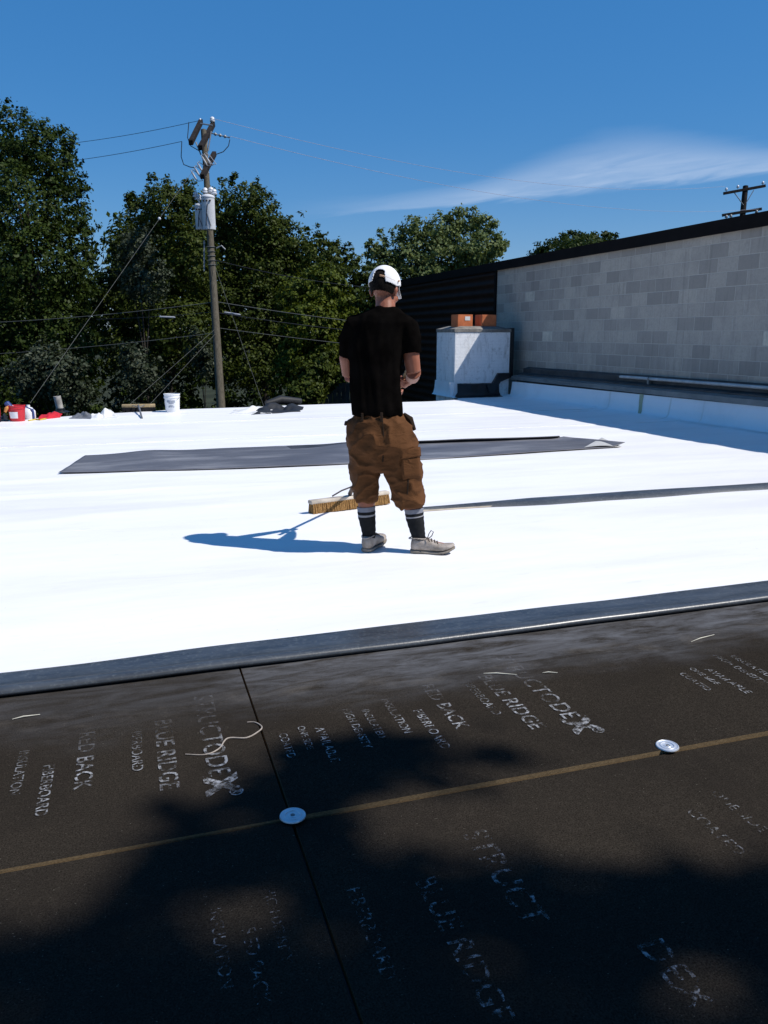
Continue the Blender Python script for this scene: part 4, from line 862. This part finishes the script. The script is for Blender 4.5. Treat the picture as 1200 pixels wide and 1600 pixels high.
    b.rings(hull_rings([(700, 600, 656, .0, .13), (722, 598, 658, .0, .12), (740, 601, 660, .0, .115), (760, 608, 660, -.005, .11), (778, 613, 662, -.01, .105), (791, 617, 661, -.01, .10)]))
    me = remesh(b, .0080, 5, .5)
    Lc = Vector(CR)
    def fw(co):
        a = co.dot(Lc); d = co.dot(Vector(FH)); z = co.z
        q1 = 1-abs(n3(a*6+z*8, d*7, (z*11-a*9)*.9)*1.5); q2 = 1-abs(n3(a*15-z*7, d*14, z*17+5)); big = n3(a*4.5, d*5, z*5+9)
        return .016*(q1**3-.30)+.004*(q2**3-.5)+.008*big
    displace(me, fw); sh = link('shorts', me, M['canvas'], e)
    # cargo pocket, flap, seam tape, hip pocket mouths
    def patch(cs, off, name, mat, th=.006):
        m = MB(); P = []
        for i in range(9):
            row = []
            for j in range(9):
                u, v = j/8, i/8; p = np.array(cs[0])*(1-u)*(1-v)+np.array(cs[1])*u*(1-v)+np.array(cs[2])*u*v+np.array(cs[3])*(1-u)*v
                edge = min(u, 1-u, v, 1-v)*8; p = p-FH*off*min(1, edge)+FH*.002*n3(j*.7, i*.7, off*90); row.append(p)
            P.append(row)
        m.grid(P); o = m.build(name, mat, sh, True); q = o.modifiers.new('t', 'SOLIDIFY'); q.thickness = th; return o
    patch([pw(626, 712, -.122), pw(655, 708, -.085), pw(657, 746, -.080), pw(629, 749, -.118)], .014, 'cargo_pocket', M['canvas'])
    patch([pw(624, 703, -.130), pw(656, 699, -.088), pw(657, 712, -.092), pw(625, 717, -.134)], .012, 'pocket_flap', M['canvas'])
    m = MB(); m.tube([pw(638, 750, -.118), pw(637, 765, -.112), pw(636, 785, -.106)], .005, 6); m.build('seam', M['canvas_dark'], sh, True); m = MB(); m.tube([pw(597, 646, -.142), pw(600, 690, -.158), pw(598, 722, -.135)], .004, 6); m.build('seam', M['canvas_dark'], sh, True)
    m = MB(); m.tube([pw(631, 646, -.02), pw(640, 655, -.02), pw(648, 672, -.02)], [.008, .022, .010], 8); m.build('pocket_mouth', M['canvas_dark'], sh, True)
    m = MB(); m.tube([pw(548, 660, -.05), pw(541, 661, -.04), pw(539, 664, -.03)], [.010, .014, .006], 8); m.build('pocket_tab', M['canvas_dark'], sh, True)
    m = MB(); m.box(pw(596, 652, -.146), (.016, .008, .055), np.array([CR, FH, [0, 0, 1]]), bev=.003); m.box(pw(566, 652, -.128), (.014, .008, .05), np.array([CR, FH, [0, 0, 1]]), bev=.003); m.build('belt_loop', M['canvas_dark'], sh)
    # ---- socks
    def sock(pts, rad):
        m = MB(); P = [np.array(p) for p in pts]; N_ = 26; path = []; rr = []
        for i in range(N_):
            t = i/(N_-1)*(len(P)-1); k = min(int(t), len(P)-2); u = t-k; path.append(P[k]*(1-u)+P[k+1]*u); rr.append((rad[k]*(1-u)+rad[k+1]*u)+.0012*math.sin(i*2.1))
        m.tube(path, rr, 22); n = 22
        for i in range(N_-1):
            t = i/(N_-1); mi = 1 if t < .10 else 0 if t < .17 else 2 if t < .215 else 0
            for j in range(n): m.m[i*n+j] = mi
        m.build('sock', [M['sock'], M['sock_grey'], M['sock_white']], e, True, 60)
    sock([pw(572, 791, .032), pw(573, 806, .030), pw(576, 828, .036), pw(577, 844, .046), pw(579, 852, .055)], [.0565, .0545, .045, .037, .034])
    sock([pw(646.5, 794, -.010), pw(648, 808, -.012), pw(652, 828, -.018), pw(655, 842, -.018), pw(658, 852, -.02)], [.0585, .056, .047, .040, .036])
    # ---- shoes
    def shoe(heel, f, L_, wd, toe_up):
        s = np.cross(f, [0, 0, 1.0]); heel = np.array([heel[0], heel[1], Z0]); up = np.array([0, 0, 1.0])
        def ring(t, w, z0, z1, n=20):
            c = heel+f*L_*t; out = []
            for j in range(n):
                a = 2*math.pi*j/n; ca, sa = math.cos(a), math.sin(a); out.append(c+s*w*math.copysign(abs(ca)**.75, ca)+up*((z0+z1)/2+(z1-z0)/2*math.copysign(abs(sa)**.8, sa)))
            return out
        tu = toe_up
        prof = [(0, .012, .03, .06), (.02, .027, .02, .088), (.10, .036, .016, .098), (.24, .038, .016, .096), (.36, .037, .016, .094), (.48, .040, .016, .086), (.60, .045, .017, .072), (.74, .048, .018+tu*.2, .060+tu*.2), (.88, .043, .020+tu*.6, .054+tu*.6), (.96, .030, .024+tu, .048+tu), (1.0, .012, .030+tu, .042+tu)]
        m = MB(); m.rings([ring(t, w*wd, a, c_) for t, w, a, c_ in prof]); o = m.build('shoe', M['shoe'], e, True, 60)
        q = MB(); sp_ = [(-.012, .016, .0, .022), (.02, .031, 0, .024), (.12, .039, 0, .024), (.3, .039, .002, .022), (.45, .040, .003, .022), (.62, .049, .0, .022), (.78, .051, .002+tu*.25, .022+tu*.25), (.90, .045, .005+tu*.65, .024+tu*.65), (.98, .030, .010+tu, .028+tu), (1.015, .012, .014+tu, .028+tu)]
        q.rings([ring(t, w*wd, a, c_, 20) for t, w, a, c_ in sp_]); q.build('sole', M['sole'], o, True, 60)
        q = MB()
        for t, z in ((.40, .094), (.47, .090), (.54, .083), (.60, .077)): c = heel+f*L_*t+up*z; q.tube([c-s*.026-up*.008, c+up*.003, c+s*.026+f*.008-up*.008], .0032, 6)
        c = heel+f*L_*.38+up*.096; q.tube([c, c+up*.030+f*.010, c+up*.048+f*.022, c+up*.040+f*.036, c+up*.014+f*.026, c+f*.01], .0030, 6); q.tube([c, c+s*.03+up*.006, c+s*.045-up*.012+f*.02], .0028, 6); q.build('laces', M['lace'], o, True)
        q = MB(); c = heel+f*L_*.17+up*.094; q.tube([c+s*.036*math.cos(a)+f*.058*math.sin(a)+up*(.004*math.cos(2*a)) for a in np.linspace(0, 2*math.pi, 20)], .004, 6, cap=False); q.build('collar', M['shoe'], o, True)
    shoe(pw(571, 866, -.02), fl, .275, 1.04, .012); shoe(pw(642, 866, -.02), fr, .268, 1.0, .022)
    # ---- push broom in his hands
    be = empty('push_broom', (hd[0], hd[1], zr(hd[1])), 'push broom with tan bristles on the white roof, held by the man', 'broom', 'push brooms')
    P0, P1 = on_roof(484, 806), on_roof(606, 789); d = (P1-P0)/np.linalg.norm(P1-P0); L_ = np.linalg.norm(P1-P0); pn = np.cross([0, 0, 1.0], d); c = (P0+P1)/2; AX = np.array([d, pn, [0, 0, 1]])
    zf = zr(c[1])+.018
    m = MB(); m.box((c[0], c[1], zf+.086), (L_, .064, .030), AX, bev=.009); m.build('head_block', M['pale_wood'], be, True, 30)
    m = MB(); nb = 42
    for i in range(nb):
        for j in range(4):
            u = (i+.5)/nb-.5; w_ = (j-1.5)*.018; p = c+d*u*(L_-.02)+pn*w_; q = p+pn*(w_*.45+random.uniform(-.006, .006))+d*random.uniform(-.006, .006)
            m.tube([(p[0], p[1], zf+.075), ((p[0]+q[0])/2, (p[1]+q[1])/2, zf+.045), (q[0], q[1], zf+.001)], [.0075, .009, .011], 6)
    m.build('bristles', M['bristle'], be, True)
    top = np.array([c[0], c[1], zf+.112]); hb = hd*1.0
    m = MB(); hb = top+ax*.10
    for k in (-.16, .16): m.tube([top+d*k, top+d*k*.55+ax*.05+(0, 0, .01), hb+ax*.02], .006, 6)
    m.tube([top, hb], .017, 10); m.build('brace', M['brace'], be, True)
    m = MB(); m.tube([top+ax*.03, top+ax*.6, grip+ax*.16], [.0125, .0125, .0125], 12); m.build('handle', M['tan_wood'], be, True)
man()

# ------------------------------------------------------------------ things along the far edge
def bucket(name, px, py, hpx, wpx, mat, label, cat, taper=.88, group=None):
    p = on_roof(px, py); dep = (p-EYE)@CF; h = hpx/FPX*dep; r = wpx/2/FPX*dep; z = zr(p[1])+.02; p = np.array([p[0], p[1], z])
    e = empty(name, p, label, cat, group); b = MB(); rb = r*taper
    b.lathe(p, [(rb*.96, 0), (rb, .01), (rb+(r-rb)*.8, h*.78), (r*1.035, h*.79), (r*1.035, h*.82), (r*.98, h*.83), (r, h*.93), (r*1.05, h*.94), (r*1.05, h), (r*.94, h), (rb*.92, .02)], 36); bd = b.build('shell', mat, e, True, 35)
    return e, p, r, h
def crumple(name, pix, hgt, mat, label, cat, seed, group=None, mats=None, parent=None, n=26, keep=None):
    """a crumpled sheet over the outline given by four ground pixels"""
    C4 = [on_roof(*q) for q in pix]; b = MB(); P = []
    for i in range(n+1):
        row = []
        for j in range(n+1):
            u, v = j/n, i/n; p = C4[0]*(1-u)*(1-v)+C4[1]*u*(1-v)+C4[2]*u*v+C4[3]*(1-u)*v
            sx = np.linalg.norm(C4[1]-C4[0]); p = p+np.array([.10*n3(u*3, v*3, seed), .12*n3(u*3, v*3, seed+4), 0])*sx*.6
            k = math.sin(math.pi*u)**.6*math.sin(math.pi*v)**.6
            z = zr(p[1])+.024+hgt*k*max(0, .35+1.5*n3(u*2.4, v*2.4, seed+8)+.55*n3(u*6, v*6, seed+2)); row.append((p[0], p[1], z))
        P.append(row)
    b.grid(P); o = b.build(name, mat, parent, True, 35); o.modifiers.new('t', 'SOLIDIFY').thickness = .006
    return tag(o, label, cat, group) if label else o
def far_things():
    e, p, r, h = bucket('white_bucket', 270, 645, 28, 24, M['bucket'], 'white plastic bucket with faint grey print standing at the far roof edge', 'bucket')
    f = -np.array([FH[0], FH[1], 0])
    for (z, w, hh) in ((.60, .55, .04), (.50, .35, .018), (.36, .28, .018), (.30, .42, .014)):
        q = MB(); rr = r*(.89+.10*z)+.004; a0 = math.atan2(f[1], f[0])
        q.grid([[(p[0]+rr*math.cos(a0+t), p[1]+rr*math.sin(a0+t), p[2]+h*z+k) for t in np.linspace(-w+.1, w+.1, 9)] for k in (-hh/2, hh/2)]); q.build('printed_mark', M['bucket_ink'], e, True)
    q = MB(); rr = r*1.06; a0 = math.atan2(-CR[1], -CR[0]); q.tube([(p[0]+CR[0]*rr*math.cos(t)+f[0]*rr*.8*math.sin(t)*1.0, p[1]+CR[1]*rr*math.cos(t)+f[1]*rr*.8*math.sin(t), p[2]+h*.88-.10*math.sin(t)) for t in np.linspace(0, math.pi, 16)], .004, 6); q.build('wire_handle', M['steel'], e, True)
    # red bucket with white label and what stands in and round it
    e, p, r, h = bucket('red_bucket', 28, 660, 25, 25, M['red'], 'red plastic bucket with a square white label at the left frame edge', 'bucket', .86)
    q = MB(); rr = r*.93; a0 = math.atan2(f[1], f[0]); q.grid([[(p[0]+(rr+.006+.016*k)*math.cos(a0+t), p[1]+(rr+.006+.016*k)*math.sin(a0+t), p[2]+h*(.22+.40*k)) for t in np.linspace(-.50, .50, 9)] for k in (0, .5, 1)]); q.build('label', M['paper'], e, True)
    A = lambda x, y, o=0: at_y(x, y, p[1]+o)
    q = MB(); a, b_ = A(20, 641), A(9, 628); q.tube([a, a+(b_-a)*.35, a+(b_-a)*.4, a+(b_-a)*.9, b_], [.035, .04, .05, .045, .02], 12); o = q.build('caulk_tube', M['blue'], None, True, 40); tag(o, 'blue tube leaning out of the red bucket', 'tube')
    q = MB(); a, b_ = A(27, 639, .04), A(15, 634, .04); q.tube([a, b_], [.03, .025], 10); q.tube([b_, b_+(b_-a)*.3], [.012, .006], 8); tag(q.build('glue_bottle', M['paper'], None, True), 'white nozzle bottle lying on top of the red bucket', 'bottle')
    q = MB(); a = A(9, 641); q.tube([A(8, 644, -.1), A(10, 638, -.1), A(14, 635, -.05)], [.02, .03, .02], 8); tag(q.build('tool_grip', M['orange'], None, True), 'orange tool grip at the left rim of the red bucket', 'tool')
    g = on_roof(46, 656); z = zr(g[1])+.02; q = MB(); q.lathe((g[0], g[1], z), [(.10, 0), (.11, .02), (.11, .13), (.06, .19), (.03, .20), (.03, .235), (.0001, .235)], 20); o = q.build('plastic_jug', M['bucket'], None, True, 40); tag(o, 'small white jug just right of the red bucket', 'jug')
    q = MB(); a = on_roof(53, 658); a[2] = zr(a[1])+.03; q.tube([a, a+(0, 0, .12), a+(-.02, 0, .17)], [.022, .02, .03], 10); q.tube([a+(-.02, 0, .17), a+(-.16, 0, .24)], [.012, .008], 8); tag(q.build('hand_tool', M['blue'], None, True), 'dark blue upright tool between the white jug and the red cloth', 'tool')
    q = MB()
    a = [on_roof(x, y) for x, y in ((45, 660), (56, 658), (63, 659), (72, 657))]; q.tube([(v[0], v[1], zr(v[1])+.03) for v in a], .013, 6); tag(q.build('yellow_strap', M['yellow'], None, True), 'yellow strap lying in front of the red cloth', 'strap')
    crumple('red_cloth', [(58, 657.5), (95, 655), (97, 648), (64, 650)], .09, M['red_cloth'], 'crumpled red cloth right of the red bucket', 'cloth', 3.1)
    crumple('black_bag', [(-14, 663), (14, 661), (12, 652), (-14, 654)], .15, M['scrap_black'], 'small black bag left of the red bucket', 'bag', 9.1)
    q = MB(); a = on_roof(-4, 661); q.tube([(a[0], a[1], zr(a[1])+.02), (a[0]+.01, a[1], zr(a[1])+.22), (a[0]+.02, a[1], zr(a[1])+.34)], [.05, .055, .03], 10); tag(q.build('red_canister', M['red'], None, True), 'red canister cut by the left frame edge', 'canister')
    # vent pipe
    g = on_roof(95, 645); z = zr(g[1])+.015; e = empty('vent_pipe', (g[0], g[1], z), 'grey vent pipe with black boot at the left far edge', 'vent pipe'); tp = at_y(89, 619, g[1])
    q = MB(); q.lathe((g[0], g[1], z), [(.16, 0), (.15, .012), (.085, .03), (.080, .07), (.07, .075)], 20); q.build('boot', M['tar'], e, True)
    q = MB(); d = (tp-np.array([g[0], g[1], z])); L_ = np.linalg.norm(d); d /= L_; u = np.cross(d, [0, 1, 0]); u /= np.linalg.norm(u)
    q.lathe((g[0], g[1], z), [(.066, .03), (.066, L_), (.054, L_), (.054, L_-.15)], 20, 0, np.array([u, np.cross(d, u), d])); q.build('pipe', plain('aged_pipe', (.36, .345, .32), .8, .2, 0, .4, 8), e, True, 40)
    # scraps
    crumple('membrane_scrap', [(108, 656), (143, 656.5), (146, 650), (116, 651)], .09, M['scrap_grey'], 'flat grey membrane scrap left of the crumpled white one', 'scrap', 5.5)
    crumple('membrane_scrap', [(140, 657), (186, 655), (178, 648), (143, 649)], .17, M['scrap_white'], 'crumpled white membrane scrap between the vent pipe and the broom', 'scrap', 12.7)
    # resting push broom
    a, c = on_roof(191, 645), on_roof(243, 644); d = (c-a)/np.linalg.norm(c-a); L_ = np.linalg.norm(c-a); pn = np.cross([0, 0, 1.0], d); m_ = (a+c)/2; z = zr(m_[1])+.02; AX = np.array([d, pn, [0, 0, 1]])
    e = empty('push_broom', (m_[0], m_[1], z), 'push broom with black bristles resting at the far roof edge beside the white bucket', 'broom', 'push brooms')
    q = MB(); q.box((m_[0], m_[1], z+.105), (L_, .075, .065), AX, bev=.012); q.build('head_block', M['tan_wood'], e, True, 30)
    q = MB()
    for i in range(34):
        for j in range(3): u = (i+.5)/34-.5; p = m_+d*u*(L_-.01)+pn*(j-1)*.026; q.tube([(p[0], p[1], z+.08), (p[0]+random.uniform(-.008, .008), p[1]+random.uniform(-.008, .008), z+.002)], [.011, .016], 6)
    q.build('bristles', M['black_bristle'], e, True)
    h0 = m_+np.array([0, 0, z+.12-m_[2]]); h1 = on_roof(222, 656); h1[2] = zr(h1[1])+.03
    q = MB(); q.tube([h0, h1], .016, 10); q.build('handle', M['scrap_grey'], e, True)
    q = MB(); t_ = h0+(h1-h0)*.2
    for k in (-.12, .12): q.tube([h0+d*k, t_], .008, 6)
    q.build('brace', M['steel'], e, True)
    # white sheet with black rolled membrane, right of the pole
    crumple('membrane_offcut', [(360, 648.5), (424, 648), (430, 640), (366, 642)], .10, M['scrap_white'], 'flat white membrane offcut right of the utility pole', 'scrap', 21.3)
    o = crumple('black_wrap_pile', [(392, 650), (470, 645), (474, 637), (408, 640)], .20, M['scrap_black'], 'crumpled black wrap pile between the utility pole and the man', 'wrap', 31.9, n=34)
    q = MB(); a, c = on_roof(416, 641), on_roof(470, 638); a[2] = zr(a[1])+.13; c[2] = zr(c[1])+.14; q.tube([a, a*.6+c*.4+(0, 0, .05), c], [.05, .09, .06], 12); q.build('loose_roll', M['scrap_black'], o, True); o.children[-1].matrix_parent_inverse = Matrix()
far_things()
